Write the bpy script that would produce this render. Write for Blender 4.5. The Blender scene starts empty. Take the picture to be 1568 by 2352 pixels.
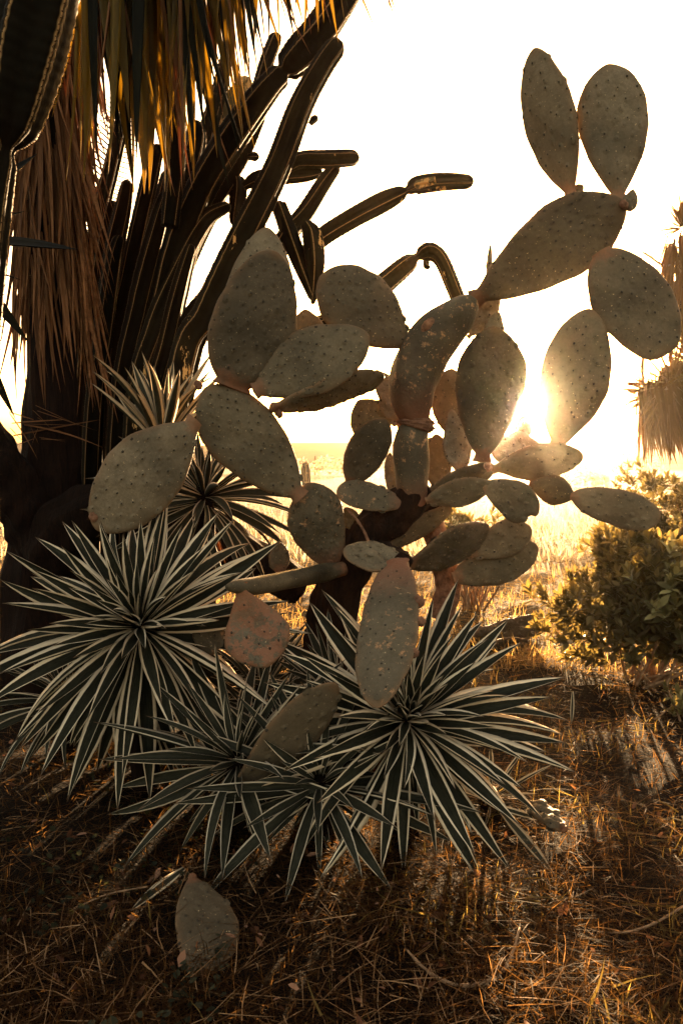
import bpy, math, random
import numpy as np
from mathutils import Vector, Matrix

random.seed(7)
RNG = np.random.default_rng(7)
SC = bpy.context.scene
COL = SC.collection

# ------------------------------------------------------------------ camera
F, CX, CY, HORIZON = 1846.0, 784.0, 1176.0, 1045.0      # photograph measured 1568 x 2352
CAM_H = 1.2
PITCH = math.atan((CY - HORIZON) / F)
cam_data = bpy.data.cameras.new('camera')
cam = bpy.data.objects.new('camera', cam_data)
COL.objects.link(cam)
cam.location = (0, 0, CAM_H)
cam.rotation_euler = (math.pi / 2 - PITCH, 0, 0)
cam_data.sensor_fit = 'VERTICAL'
cam_data.sensor_height = 36.0
cam_data.lens = 18.0 / (CY / F)
cam_data.clip_start = 0.05
cam_data.clip_end = 2000
SC.camera = cam
CAMV = Vector((0, 0, CAM_H))
FWD = Vector((0, math.cos(PITCH), -math.sin(PITCH)))
UPV = Vector((0, math.sin(PITCH), math.cos(PITCH)))


def ray(x, y):
    return Vector(((x - CX) / F, 0, 0)) + FWD - UPV * ((y - CY) / F)


def P(x, y, Y):
    """Point of the place at photograph position (x, y) and ground distance Y metres."""
    d = ray(x, y)
    return CAMV + d * (Y / d.y)


def PXM(p):
    """metres per photograph pixel at a point"""
    return (p - CAMV).dot(FWD) / F


# ------------------------------------------------------------------ light
sd = ray(1200, 930).normalized()
SUN_EL = math.asin(sd.z)
SUN_AZ = math.atan2(sd.x, sd.y)
world = bpy.data.worlds.new('World')
SC.world = world
world.use_nodes = True
wn, wl = world.node_tree.nodes, world.node_tree.links
bg = wn['Background']
sky = wn.new('ShaderNodeTexSky')
sky.sky_type = 'NISHITA'
sky.sun_disc = False
sky.sun_elevation = SUN_EL
sky.sun_rotation = SUN_AZ
sky.air_density = 0.6
sky.dust_density = 4.0
sky.ozone_density = 0.0
tint = wn.new('ShaderNodeMix')
tint.data_type = 'RGBA'
tint.blend_type = 'MULTIPLY'
tint.inputs[0].default_value = 1.0
tint.inputs[7].default_value = (1.0, 0.78, 0.56, 1)
wl.new(sky.outputs[0], tint.inputs[6])
wl.new(tint.outputs[2], bg.inputs['Color'])
bg.inputs['Strength'].default_value = 0.15

sun_data = bpy.data.lights.new('sun', 'SUN')
sun_data.energy = 5.0
sun_data.angle = math.radians(0.5)
sun_data.color = (1.0, 0.64, 0.32)
sun = bpy.data.objects.new('sun', sun_data)
COL.objects.link(sun)
sun.rotation_euler = (-sd).to_track_quat('-Z', 'Y').to_euler()

vs = SC.view_settings
vs.view_transform = 'Standard'
vs.look = 'None'
vs.exposure = 3.6
vs.gamma = 1.0
vs.use_curve_mapping = False
cy = SC.cycles
cy.use_denoising = True
cy.max_bounces = 6
cy.diffuse_bounces = 3
cy.glossy_bounces = 2
cy.transmission_bounces = 4
cy.transparent_max_bounces = 4
cy.volume_bounces = 0
cy.sample_clamp_indirect = 8.0


# ------------------------------------------------------------------ helpers
def tag(o, label=None, category=None, group=None, kind=None):
    if label: o['label'] = label
    if category: o['category'] = category
    if group: o['group'] = group
    if kind: o['kind'] = kind
    return o


def make_mesh(name, V, quads=None, tris=None, smooth=True, attrs=None):
    me = bpy.data.meshes.new(name)
    V = np.asarray(V, dtype=np.float32)
    nq = 0 if quads is None else len(quads)
    nt = 0 if tris is None else len(tris)
    me.vertices.add(len(V))
    me.vertices.foreach_set('co', V.ravel())
    idx = []
    if nq: idx.append(np.asarray(quads, dtype=np.int32).ravel())
    if nt: idx.append(np.asarray(tris, dtype=np.int32).ravel())
    idx = np.concatenate(idx)
    me.loops.add(len(idx))
    me.loops.foreach_set('vertex_index', idx)
    starts = np.concatenate([np.arange(nq) * 4, nq * 4 + np.arange(nt) * 3]).astype(np.int32)
    me.polygons.add(nq + nt)
    me.polygons.foreach_set('loop_start', starts)
    me.polygons.foreach_set('use_smooth', np.full(nq + nt, smooth, dtype=bool))
    me.update(calc_edges=True)
    me.validate()
    for k, a in (attrs or {}).items():
        at = me.attributes.new(k, 'FLOAT', 'POINT')
        at.data.foreach_set('value', np.asarray(a, dtype=np.float32))
    return me


def link(name, me, mat=None, parent=None, world_m=None):
    o = bpy.data.objects.new(name, me)
    COL.objects.link(o)
    if mat is not None and me is not None and not me.materials:
        me.materials.append(mat)
    if parent is not None:
        o.parent = parent
        base = ORIGIN[parent.name]
        o.matrix_local = base.inverted() @ (world_m if world_m is not None else Matrix())
        ORIGIN[o.name] = world_m.copy() if world_m is not None else Matrix()
    else:
        if world_m is not None:
            o.matrix_local = world_m
        ORIGIN[o.name] = (world_m.copy() if world_m is not None else Matrix())
    return o


ORIGIN = {}


def empty(name, loc):
    o = bpy.data.objects.new(name, None)
    o.empty_display_size = 0.1
    COL.objects.link(o)
    o.location = loc
    ORIGIN[o.name] = Matrix.Translation(Vector(loc))
    return o


def ring_quads(n, seg, off=0):
    i = np.arange(n - 1)[:, None] * seg
    j = np.arange(seg)[None, :]
    j2 = (j + 1) % seg
    q = np.stack([i + j, i + j2, i + seg + j2, i + seg + j], axis=-1)
    return q.reshape(-1, 4) + off


def frame_cols(x, y, z, o):
    m = Matrix.Identity(4)
    for c, v in enumerate((x, y, z)):
        for r in range(3):
            m[r][c] = v[r]
    for r in range(3):
        m[r][3] = o[r]
    return m


def catmull(pts, n):
    """pts: list of rows (any width) -> n rows"""
    p = np.asarray(pts, dtype=float)
    p = np.vstack([2 * p[0] - p[1], p, 2 * p[-1] - p[-2]])
    m = len(p) - 3
    t = np.linspace(0, m - 1e-6, n)
    k = t.astype(int)
    u = (t - k)[:, None]
    a, b, c, d = p[k], p[k + 1], p[k + 2], p[k + 3]
    return 0.5 * ((2 * b) + (c - a) * u + (2 * a - 5 * b + 4 * c - d) * u ** 2 + (3 * b - a - 3 * c + d) * u ** 3)


def tube_arrays(path, rad, sect, twist=0.0):
    """path Nx3, rad N, sect(phi, i)->radius factor array"""
    n = len(path)
    tan = np.gradient(path, axis=0)
    tan /= np.linalg.norm(tan, axis=1)[:, None] + 1e-9
    ref = np.array([1.0, 0.13, 0.2])
    s = np.cross(tan[0], ref); s /= np.linalg.norm(s)
    S = np.zeros_like(path); B = np.zeros_like(path)
    for i in range(n):
        s = s - tan[i] * s.dot(tan[i]); s /= np.linalg.norm(s)
        S[i] = s; B[i] = np.cross(tan[i], s)
    phi = np.linspace(0, 2 * math.pi, sect['seg'], endpoint=False)
    ph = phi[None, :] + twist * np.linspace(0, 1, n)[:, None]
    f = sect['fn'](phi[None, :], np.linspace(0, 1, n)[:, None])
    r = rad[:, None] * f
    V = path[:, None, :] + (r * np.cos(ph))[..., None] * S[:, None, :] + (r * np.sin(ph))[..., None] * B[:, None, :]
    return V.reshape(-1, 3)


def tube_mesh(name, path, rad, sect, twist=0.0, cap=True, attrs_v=True):
    n, seg = len(path), sect['seg']
    V = tube_arrays(path, rad, sect, twist)
    q = ring_quads(n, seg)
    tv = np.repeat(np.linspace(0, 1, n), seg)
    t = []
    V = np.vstack([V, path[0], path[-1]])
    tv = np.concatenate([tv, [0, 1]])
    a, b = n * seg, n * seg + 1
    for j in range(seg):
        t.append((a, (j + 1) % seg, j))
        t.append((b, (n - 1) * seg + j, (n - 1) * seg + (j + 1) % seg))
    ridge = np.tile(sect.get('ridge', np.zeros(seg)), n)
    ridge = np.concatenate([ridge, [0, 0]])
    return make_mesh(name, V, q, t, True, {'tv': tv, 'ridge': ridge})


ROUND = {'seg': 14, 'fn': lambda p, v: 1 + 0.05 * np.sin(3 * p + 9 * v) + 0.04 * np.sin(2 * p - 17 * v)}


def barkish(seed, seg=22):
    a = random.uniform(0, 6)
    return {'seg': seg, 'fn': lambda p, v: 1 + 0.07 * np.sin(7 * p + 5 * v + a) + 0.06 * np.sin(23 * v + 2 * p + a) + 0.05 * np.sin(47 * v - 3 * p)}


# ------------------------------------------------------------------ materials
class NT:
    def __init__(self, name):
        self.m = bpy.data.materials.new(name)
        self.m.use_nodes = True
        self.n = self.m.node_tree.nodes
        self.l = self.m.node_tree.links
        self.b = self.n['Principled BSDF']
        self.out = self.n['Material Output']

    def noise(self, scale, detail=4, rough=0.6, coord='Object', stretch=None, seed=0.0):
        tc = self.n.new('ShaderNodeTexCoord')
        nz = self.n.new('ShaderNodeTexNoise')
        nz.inputs['Scale'].default_value = scale
        nz.inputs['Detail'].default_value = detail
        nz.inputs['Roughness'].default_value = rough
        mp = self.n.new('ShaderNodeMapping')
        if stretch: mp.inputs['Scale'].default_value = stretch
        mp.inputs['Location'].default_value = (seed, seed * 1.7, -seed)
        self.l.new(tc.outputs[coord], mp.inputs[0])
        self.l.new(mp.outputs[0], nz.inputs[0])
        return nz.outputs[0]

    def attr(self, name):
        a = self.n.new('ShaderNodeAttribute')
        a.attribute_name = name
        return a.outputs['Fac']

    def rnd(self):
        return self.n.new('ShaderNodeObjectInfo').outputs['Random']

    def ramp(self, fac, stops, interp='LINEAR'):
        r = self.n.new('ShaderNodeValToRGB')
        r.color_ramp.interpolation = interp
        e = r.color_ramp.elements
        while len(e) < len(stops): e.new(0.5)
        for i, (p, c) in enumerate(stops):
            e[i].position = p
            e[i].color = (*c, 1) if isinstance(c, (tuple, list)) else (c, c, c, 1)
        self.l.new(fac, r.inputs[0])
        return r.outputs[0]

    def mix(self, fac, a, b, mode='MIX'):
        x = self.n.new('ShaderNodeMix')
        x.data_type = 'RGBA'
        x.blend_type = mode
        for sock, val in ((x.inputs[0], fac), (x.inputs[6], a), (x.inputs[7], b)):
            if isinstance(val, (int, float)): sock.default_value = val
            elif isinstance(val, (tuple, list)): sock.default_value = (*val, 1)
            else: self.l.new(val, sock)
        return x.outputs[2]

    def math(self, op, a, b=0.0):
        x = self.n.new('ShaderNodeMath')
        x.operation = op
        for sock, val in ((x.inputs[0], a), (x.inputs[1], b)):
            if isinstance(val, (int, float)): sock.default_value = val
            else: self.l.new(val, sock)
        return x.outputs[0]

    def bump(self, h, strength=0.3, dist=0.01):
        b = self.n.new('ShaderNodeBump')
        b.inputs['Strength'].default_value = strength
        b.inputs['Distance'].default_value = dist
        self.l.new(h, b.inputs['Height'])
        self.l.new(b.outputs[0], self.b.inputs['Normal'])
        return b.outputs[0]

    def finish(self, col, rough=0.7, spec=0.3, transl=0.0, transl_col=None):
        if isinstance(col, (tuple, list)): self.b.inputs['Base Color'].default_value = (*col, 1)
        else: self.l.new(col, self.b.inputs['Base Color'])
        self.b.inputs['Roughness'].default_value = rough
        self.b.inputs['Specular IOR Level'].default_value = spec
        if transl > 0:
            t = self.n.new('ShaderNodeBsdfTranslucent')
            tcol = transl_col if transl_col is not None else col
            if isinstance(tcol, (tuple, list)): t.inputs[0].default_value = (*tcol, 1)
            else: self.l.new(tcol, t.inputs[0])
            mx = self.n.new('ShaderNodeMixShader')
            mx.inputs[0].default_value = transl
            self.l.new(self.b.outputs[0], mx.inputs[1])
            self.l.new(t.outputs[0], mx.inputs[2])
            self.l.new(mx.outputs[0], self.out.inputs[0])
        return self.m


def pad_material(name, green, dark, scab_lo, scab_col, base_col, base_end, bump=0.35):
    t = NT(name)
    big = t.noise(9, 5, 0.65)
    fine = t.noise(85, 4, 0.7, seed=3)
    c = t.ramp(big, [(0.32, dark), (0.62, green)])
    c = t.mix(t.ramp(fine, [(0.35, 0.0), (0.75, 0.45)]), c, tuple(min(1, x * 1.55 + 0.02) for x in green))
    # shading across pads painted as broad dark blotches; waxy tone differs from pad to pad
    lo = t.noise(3.2, 3, 0.5, seed=31)
    c = t.mix(t.ramp(lo, [(0.38, 0.75), (0.60, 0.0)]), c, tuple(x * 0.55 for x in dark))
    c = t.mix(t.math('MULTIPLY', t.rnd(), 0.30), c, (0.16, 0.12, 0.075))
    # corky scab patches
    sc = t.noise(22, 6, 0.75, seed=11)
    c = t.mix(t.ramp(sc, [(scab_lo, 0.0), (scab_lo + 0.05, 0.85)]), c, scab_col)
    speck = t.noise(130, 2, 0.5, seed=5)
    c = t.mix(t.ramp(speck, [(0.70, 0.0), (0.74, 0.8)]), c, (0.42, 0.30, 0.17))
    rm = t.math('MULTIPLY', t.attr('rim'), t.ramp(sc, [(0.35, 0.25), (0.6, 1.0)]))
    c = t.mix(rm, c, (0.13, 0.070, 0.034))
    # woody joint
    tv = t.math('ADD', t.attr('tv'), t.math('MULTIPLY', t.math('SUBTRACT', sc, 0.5), 0.35))
    c = t.mix(t.ramp(tv, [(0.0, 0.95), (base_end, 0.0)]), c, base_col)
    h = t.math('ADD', t.math('MULTIPLY', big, 1.0), t.math('MULTIPLY', fine, 0.30))
    t.bump(h, bump, 0.02)
    return t.finish(c, 0.62, 0.10)


M = {}
M['pad'] = pad_material('pad_skin', (0.098, 0.073, 0.043), (0.037, 0.029, 0.018), 0.70, (0.33, 0.20, 0.10), (0.16, 0.075, 0.040), 0.11)
M['pad_dark'] = pad_material('pad_dark_skin', (0.058, 0.041, 0.024), (0.020, 0.015, 0.009), 0.72, (0.20, 0.11, 0.05), (0.13, 0.055, 0.028), 0.12)  # darker copy: age on some pads, shade put into the colour on others
M['pad_dusty'] = pad_material('pad_dusty_skin', (0.145, 0.110, 0.070), (0.060, 0.047, 0.030), 0.68, (0.38, 0.25, 0.13), (0.20, 0.10, 0.055), 0.10)
M['pad_old'] = pad_material('pad_old_skin', (0.078, 0.062, 0.041), (0.032, 0.026, 0.017), 0.58, (0.30, 0.16, 0.08), (0.17, 0.07, 0.040), 0.32, 0.6)
M['pad_scabby'] = pad_material('pad_scabby_skin', (0.12, 0.098, 0.068), (0.045, 0.034, 0.024), 0.45, (0.19, 0.085, 0.050), (0.17, 0.065, 0.028), 0.55, 0.8)
M['pad_wrinkled'] = pad_material('pad_wrinkled_skin', (0.18, 0.145, 0.105), (0.07, 0.056, 0.04), 0.66, (0.34, 0.22, 0.13), (0.22, 0.12, 0.07), 0.14, 0.9)

t = NT('thorn'); M['thorn'] = t.finish((0.05, 0.026, 0.012), 0.8, 0.05)
t = NT('cork'); n1 = t.noise(38, 6, 0.75); t.bump(n1, 1.0, 0.02)
M['cork'] = t.finish(t.ramp(n1, [(0.3, (0.06, 0.028, 0.018)), (0.7, (0.30, 0.15, 0.09))]), 0.9, 0.1)
t = NT('areole'); M['areole'] = t.finish((0.030, 0.024, 0.018), 0.9, 0.1)
t = NT('trunk_bark'); n1 = t.noise(16, 7, 0.75, stretch=(1, 1, 0.35)); t.bump(n1, 1.0, 0.05)
M['bark'] = t.finish(t.ramp(n1, [(0.3, (0.004, 0.0024, 0.0016)), (0.7, (0.035, 0.015, 0.008))]), 0.95, 0.1)
t = NT('fibre_bark'); n1 = t.noise(11, 7, 0.75, stretch=(5, 5, 0.5)); t.bump(n1, 1.0, 0.06)
M['fibre'] = t.finish(t.ramp(n1, [(0.3, (0.002, 0.0012, 0.0008)), (0.72, (0.022, 0.009, 0.005))]), 0.95, 0.1)

# columnar cactus skin: dark green with straw-brown scars, sun-caught rib edges painted as pale lines
def stem_material(name, dark, green, scar_lo):
    t = NT(name)
    a = t.noise(7, 4, 0.6); s = t.noise(7, 6, 0.7, seed=21, stretch=(1.6, 1.6, 0.55))
    c = t.ramp(a, [(0.3, dark), (0.7, green)])
    c = t.mix(t.ramp(s, [(scar_lo, 0.0), (scar_lo + 0.02, 1.0)]), c, (0.50, 0.28, 0.10))
    c = t.mix(t.ramp(t.attr('ridge'), [(0.93, 0.0), (0.99, 0.85)]), c, (0.30, 0.17, 0.07))
    f = t.noise(120, 3, 0.6, seed=2)
    t.bump(f, 0.25, 0.004)
    return t.finish(c, 0.65, 0.02, 0.02, (0.6, 0.34, 0.10))


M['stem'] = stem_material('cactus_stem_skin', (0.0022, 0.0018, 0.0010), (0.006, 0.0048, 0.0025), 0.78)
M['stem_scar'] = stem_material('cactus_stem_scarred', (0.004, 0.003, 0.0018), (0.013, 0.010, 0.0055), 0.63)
M['stem_sunlit'] = stem_material('cactus_stem_sunlit', (0.06, 0.045, 0.02), (0.10, 0.075, 0.035), 0.47)  # sunlit copy of the stem skin, gold sunlight put into the colour


def blade_material(name, a, b, rough=0.6, transl=0.35, tc=None, spec=0.05):
    t = NT(name)
    n = t.noise(6, 4, 0.65, stretch=(6, 1, 6))
    c = t.ramp(n, [(0.3, a), (0.7, b)])
    c = t.mix(t.math('MULTIPLY', t.rnd(), 0.85), c, tuple(x * 0.25 for x in a))
    t.bump(n, 0.3, 0.005)
    return t.finish(c, rough, spec, transl, tc if tc else c)


M['dead'] = blade_material('dead_leaf', (0.070, 0.027, 0.011), (0.34, 0.16, 0.072), 0.6, 0.22, (0.42, 0.17, 0.04))
M['straw_leaf'] = blade_material('straw_leaf', (0.035, 0.026, 0.008), (0.15, 0.10, 0.030), 0.5, 0.36, (0.66, 0.47, 0.10))
M['dark_leaf'] = blade_material('dark_leaf', (0.003, 0.003, 0.002), (0.008, 0.0075, 0.0045), 0.7, 0.05, (0.25, 0.25, 0.06))
M['spiky'] = blade_material('spiky_leaf', (0.045, 0.028, 0.010), (0.11, 0.062, 0.020), 0.55, 0.30, (0.50, 0.24, 0.05))

# variegated agave leaf: dark green heart, cream margins
def agave_material(name, stripe, heart_a, heart_b, cream):
    t = NT(name)
    n = t.noise(14, 4, 0.6, stretch=(8, 1, 8))
    u = t.attr('u')
    uu = t.math('ADD', u, t.math('MULTIPLY', t.math('SUBTRACT', n, 0.5), 0.10))
    heart = t.ramp(n, [(0.3, heart_a), (0.75, heart_b)])
    mar = t.mix(t.math('MULTIPLY', t.rnd(), 0.6), cream, tuple(x * y for x, y in zip(cream, (0.50, 0.38, 0.26))))
    c = t.mix(t.ramp(uu, [(stripe, 0.0), (stripe + 0.05, 1.0)]), heart, mar)
    dry = t.noise(5, 3, 0.5, seed=9)
    c = t.mix(t.ramp(t.attr('tv'), [(0.93, 0.0), (0.99, 0.9)]), c, (0.10, 0.055, 0.03))
    fine = t.noise(160, 2, 0.6)
    t.bump(t.math('ADD', n, t.math('MULTIPLY', fine, 0.3)), 0.25, 0.004)
    return t.finish(c, 0.6, 0.06, 0.12)


M['agave'] = agave_material('agave_leaf', 0.68, (0.011, 0.011, 0.007), (0.027, 0.026, 0.017), (0.72, 0.60, 0.44))
M['agave_thin'] = agave_material('agave_leaf_thin_margin', 0.80, (0.015, 0.015, 0.010), (0.036, 0.034, 0.023), (0.60, 0.50, 0.37))
M['agave_back'] = agave_material('agave_leaf_light', 0.50, (0.020, 0.020, 0.013), (0.045, 0.042, 0.028), (0.50, 0.40, 0.27))

# grasses
def grass_material(name, stops, transl, tc):
    t = NT(name)
    c = t.ramp(t.attr('rnd'), stops)
    return t.finish(c, 0.7, 0.03, transl, tc)


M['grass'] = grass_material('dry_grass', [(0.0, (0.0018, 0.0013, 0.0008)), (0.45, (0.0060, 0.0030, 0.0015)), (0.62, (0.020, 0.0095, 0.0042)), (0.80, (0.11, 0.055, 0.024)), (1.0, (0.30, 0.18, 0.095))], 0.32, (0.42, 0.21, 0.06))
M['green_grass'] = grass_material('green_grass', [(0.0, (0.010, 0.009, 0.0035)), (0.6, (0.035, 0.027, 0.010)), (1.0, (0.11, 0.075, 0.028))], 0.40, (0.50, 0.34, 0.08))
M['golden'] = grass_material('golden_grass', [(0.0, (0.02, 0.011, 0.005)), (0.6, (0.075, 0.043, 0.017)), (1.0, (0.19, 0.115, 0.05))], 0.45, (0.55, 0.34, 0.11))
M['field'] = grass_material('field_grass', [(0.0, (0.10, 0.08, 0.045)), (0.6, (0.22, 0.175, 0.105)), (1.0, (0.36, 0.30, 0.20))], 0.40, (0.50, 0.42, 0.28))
M['clover'] = grass_material('clover', [(0.0, (0.008, 0.009, 0.006)), (1.0, (0.024, 0.024, 0.016))], 0.2, (0.15, 0.15, 0.04))
M['litter'] = grass_material('leaf_litter', [(0.0, (0.03, 0.013, 0.007)), (0.6, (0.09, 0.04, 0.022)), (1.0, (0.26, 0.14, 0.09))], 0.2, (0.35, 0.15, 0.06))

t = NT('shrub_leaf'); r = t.attr('rnd'); n = t.noise(20, 3)
c = t.ramp(t.rnd(), [(0.0, (0.030, 0.032, 0.013)), (0.5, (0.065, 0.066, 0.026)), (1.0, (0.30, 0.28, 0.13))])
M['shrub_leaf'] = t.finish(t.mix(t.math('MULTIPLY', n, 0.5), c, (0.04, 0.036, 0.014)), 0.42, 0.2, 0.15, (0.50, 0.36, 0.09))
t = NT('shrub_mass'); c = t.ramp(t.attr('rnd'), [(0.0, (0.012, 0.011, 0.005)), (0.6, (0.030, 0.027, 0.011)), (1.0, (0.10, 0.08, 0.036))])  # darker copy of the leaf, shade inside the shrub put into the colour
M['shrub_mass'] = t.finish(c, 0.45, 0.15, 0.15, (0.50, 0.36, 0.09))
t = NT('twig'); n1 = t.noise(40, 4); M['twig'] = t.finish(t.ramp(n1, [(0.3, (0.10, 0.055, 0.03)), (0.7, (0.30, 0.18, 0.10))]), 0.8, 0.15)

t = NT('soil')
n1 = t.noise(3.0, 8, 0.7); n2 = t.noise(45, 5, 0.7, seed=4)
c = t.ramp(n1, [(0.3, (0.004, 0.0025, 0.0016)), (0.7, (0.011, 0.006, 0.0035))])
c = t.mix(t.ramp(n2, [(0.45, 0.0), (0.75, 0.6)]), c, (0.020, 0.010, 0.005))
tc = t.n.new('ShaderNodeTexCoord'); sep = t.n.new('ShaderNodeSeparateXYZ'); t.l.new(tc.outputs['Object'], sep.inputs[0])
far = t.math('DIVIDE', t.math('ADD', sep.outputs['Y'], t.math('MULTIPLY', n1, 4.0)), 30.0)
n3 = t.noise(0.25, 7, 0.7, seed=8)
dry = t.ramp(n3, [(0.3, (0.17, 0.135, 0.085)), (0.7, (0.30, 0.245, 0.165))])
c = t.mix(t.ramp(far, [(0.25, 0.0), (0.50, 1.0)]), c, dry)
t.bump(t.math('ADD', n1, n2), 0.8, 0.04)
M['soil'] = t.finish(c, 0.95, 0.05)
t = NT('hill'); n1 = t.noise(0.03, 7, 0.7); M['hill'] = t.finish(t.ramp(n1, [(0.35, (0.10, 0.075, 0.05)), (0.7, (0.22, 0.16, 0.10))]), 0.95, 0.05)
t = NT('post_wood'); n1 = t.noise(9, 4); M['post'] = t.finish(t.ramp(n1, [(0.3, (0.05, 0.035, 0.02)), (0.7, (0.10, 0.07, 0.045))]), 0.9, 0.1)


# ------------------------------------------------------------------ ground and far land
def gz(x, y):
    x = np.asarray(x, dtype=float); y = np.asarray(y, dtype=float)
    near = np.clip(1.2 - np.hypot(x, y) / 40, 0, 1)
    h = 0.022 * np.sin(2.1 * x + 1.3 * y) + 0.018 * np.sin(3.7 * y - 2.9 * x + 1) + 0.010 * np.sin(7.3 * x + 5.1 * y + 2) + 0.008 * np.sin(11 * y - 9 * x)
    return h * near - 0.02


ax = np.concatenate([-np.geomspace(900, 3.1, 46), np.linspace(-3, 3, 90), np.geomspace(3.1, 900, 46)])
ay = np.concatenate([-np.geomspace(60, 0.6, 14), np.linspace(-0.5, 8, 120), np.geomspace(8.1, 1500, 60)])
gx, gy = np.meshgrid(ax, ay)
V = np.stack([gx, gy, gz(gx, gy)], -1).reshape(-1, 3)
nx, ny = len(ax), len(ay)
ii, jj = np.meshgrid(np.arange(nx - 1), np.arange(ny - 1))
q = np.stack([jj * nx + ii, jj * nx + ii + 1, (jj + 1) * nx + ii + 1, (jj + 1) * nx + ii], -1).reshape(-1, 4)
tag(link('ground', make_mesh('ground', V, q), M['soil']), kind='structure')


def ridge_hill(name, Y, depth, x0, x1, ytop, seed):
    n, m = 90, 10
    xs = np.linspace(x0, x1, n)
    r = np.random.default_rng(seed)
    ph = r.uniform(0, 6, 6)
    prof = np.interp(xs, np.linspace(x0, x1, len(ytop)), ytop)
    prof = prof + 0.22 * np.sin(xs / 23 + ph[0]) + 0.12 * np.sin(xs / 9 + ph[1]) + 0.06 * np.sin(xs / 3.3 + ph[2])
    env = np.clip(np.minimum(xs - x0, x1 - xs) / (0.12 * (x1 - x0)), 0, 1) ** 0.5
    V = []
    for j in range(m):
        s = j / (m - 1)
        V.append(np.stack([xs, np.full(n, Y + depth * (s - 0.5)) + 3 * np.sin(xs / 15 + j), -0.6 + (prof * env + 0.6) * math.sin(math.pi * s) ** 0.8], -1))
    V = np.concatenate(V)
    ii, jj = np.meshgrid(np.arange(n - 1), np.arange(m - 1))
    q = np.stack([jj * n + ii, jj * n + ii + 1, (jj + 1) * n + ii + 1, (jj + 1) * n + ii], -1).reshape(-1, 4)
    return tag(link(name, make_mesh(name, V, q), M['hill']), kind='structure')


ridge_hill('hill', 125, 44, -170, 170, [4, 4.6, 4.2, 3.4, 2.9, 3.0, 4.4, 5.2, 4.6, 4], 3)


def blades(n, X, Y, Lr, wr, lean, lie, colour, seed, seg=3, gravity=0.4, z0=0.0):
    """vectorised grass blades; lie = share lying flat"""
    r = np.random.default_rng(seed)
    L = r.uniform(*Lr, n) * np.clip(1, 1, 1)
    w = r.uniform(*wr, n)
    az = r.uniform(0, 2 * math.pi, n)
    flat = r.random(n) < lie
    el = np.where(flat, r.uniform(-0.02, 0.35, n), math.pi / 2 - np.abs(r.normal(0, lean, n)))
    el = np.clip(el, -0.05, math.pi / 2)
    L = np.where(flat, L * 1.5, L)
    d = np.stack([np.cos(el) * np.cos(az), np.cos(el) * np.sin(az), np.sin(el)], -1)
    az2 = az + math.pi / 2 + r.normal(0, 0.5, n)
    s = np.stack([np.cos(az2), np.sin(az2), r.normal(0, 0.3, n)], -1)
    kink = r.normal(0, 0.16, (n, 3)); kink[:, 2] *= 0.4
    base = np.stack([X, Y, gz(X, Y) + z0 + np.where(flat, r.uniform(0.0, 0.05, n), -0.005)], -1)
    rows = []
    for k in range(seg):
        v = k / seg
        c = base + d * (L * v)[:, None] + kink * (L * v * v)[:, None]
        c[:, 2] -= gravity * L * v ** 2 * np.cos(el) * np.where(flat, 0.25, 1)
        hw = (w * (1 - 0.75 * v) * 0.5)[:, None] * s
        rows += [c - hw, c + hw]
    c = base + d * L[:, None] + kink * L[:, None]
    c[:, 2] -= gravity * L * np.cos(el) * np.where(flat, 0.25, 1)
    rows.append(c)
    V = np.stack(rows, 1)
    V[:, :, 2] = np.maximum(V[:, :, 2], gz(V[:, :, 0], V[:, :, 1]) + 0.002)
    k = 2 * seg + 1
    off = (np.arange(n) * k)[:, None]
    qs = [np.concatenate([off + 2 * a, off + 2 * a + 1, off + 2 * a + 3, off + 2 * a + 2], 1) for a in range(seg - 1)]
    tr = np.concatenate([off + 2 * seg - 2, off + 2 * seg - 1, off + 2 * seg], 1)
    col = np.repeat(np.clip(colour(r, X, Y), 0, 1), k)
    return V.reshape(-1, 3), np.concatenate(qs), tr, col


def clumpy(X, Y, s=1.0):
    return 0.5 + 0.25 * np.sin(3.1 * X * s + 1.7 * np.sin(2.3 * Y * s)) + 0.25 * np.sin(4.3 * Y * s + 1.3 * np.sin(3.7 * X * s) + 1)


def scatter(n, y0, y1, spread, seed, keep=None):
    r = np.random.default_rng(seed)
    u = r.random(n * 2)
    Y = 1 / (1 / y0 - u * (1 / y0 - 1 / y1))
    X = r.uniform(-1, 1, n * 2) * (0.62 * Y + spread)
    k = np.ones(n * 2, bool) if keep is None else r.random(n * 2) < keep(X, Y)
    return X[k][:n], Y[k][:n]


def blades_obj(name, args, mat, label, category, **kw):
    V, q, tr, col = blades(*args, **kw)
    tag(link(name, make_mesh(name, V, q, tr, False, {'rnd': col}), mat), label, category, kind='stuff')


X, Y = scatter(90000, 1.25, 12, 0.9, 1, lambda x, y: 0.35 + 0.65 * clumpy(x, y, 1.4))
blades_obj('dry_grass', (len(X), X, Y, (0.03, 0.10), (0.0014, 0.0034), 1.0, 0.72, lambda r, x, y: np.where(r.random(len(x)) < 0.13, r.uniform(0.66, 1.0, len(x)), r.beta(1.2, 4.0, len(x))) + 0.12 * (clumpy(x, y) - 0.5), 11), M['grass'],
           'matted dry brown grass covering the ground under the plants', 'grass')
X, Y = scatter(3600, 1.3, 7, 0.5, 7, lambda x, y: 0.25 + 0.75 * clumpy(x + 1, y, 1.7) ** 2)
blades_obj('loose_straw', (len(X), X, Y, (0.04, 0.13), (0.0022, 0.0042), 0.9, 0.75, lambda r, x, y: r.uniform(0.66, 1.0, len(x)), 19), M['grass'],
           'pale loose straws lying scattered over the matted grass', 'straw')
X, Y = scatter(13000, 1.25, 9.5, 0.9, 2, lambda x, y: np.clip((x + 0.1) * 1.6, 0.02, 1) * (clumpy(x + 3, y, 2.2) > 0.55))
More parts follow.
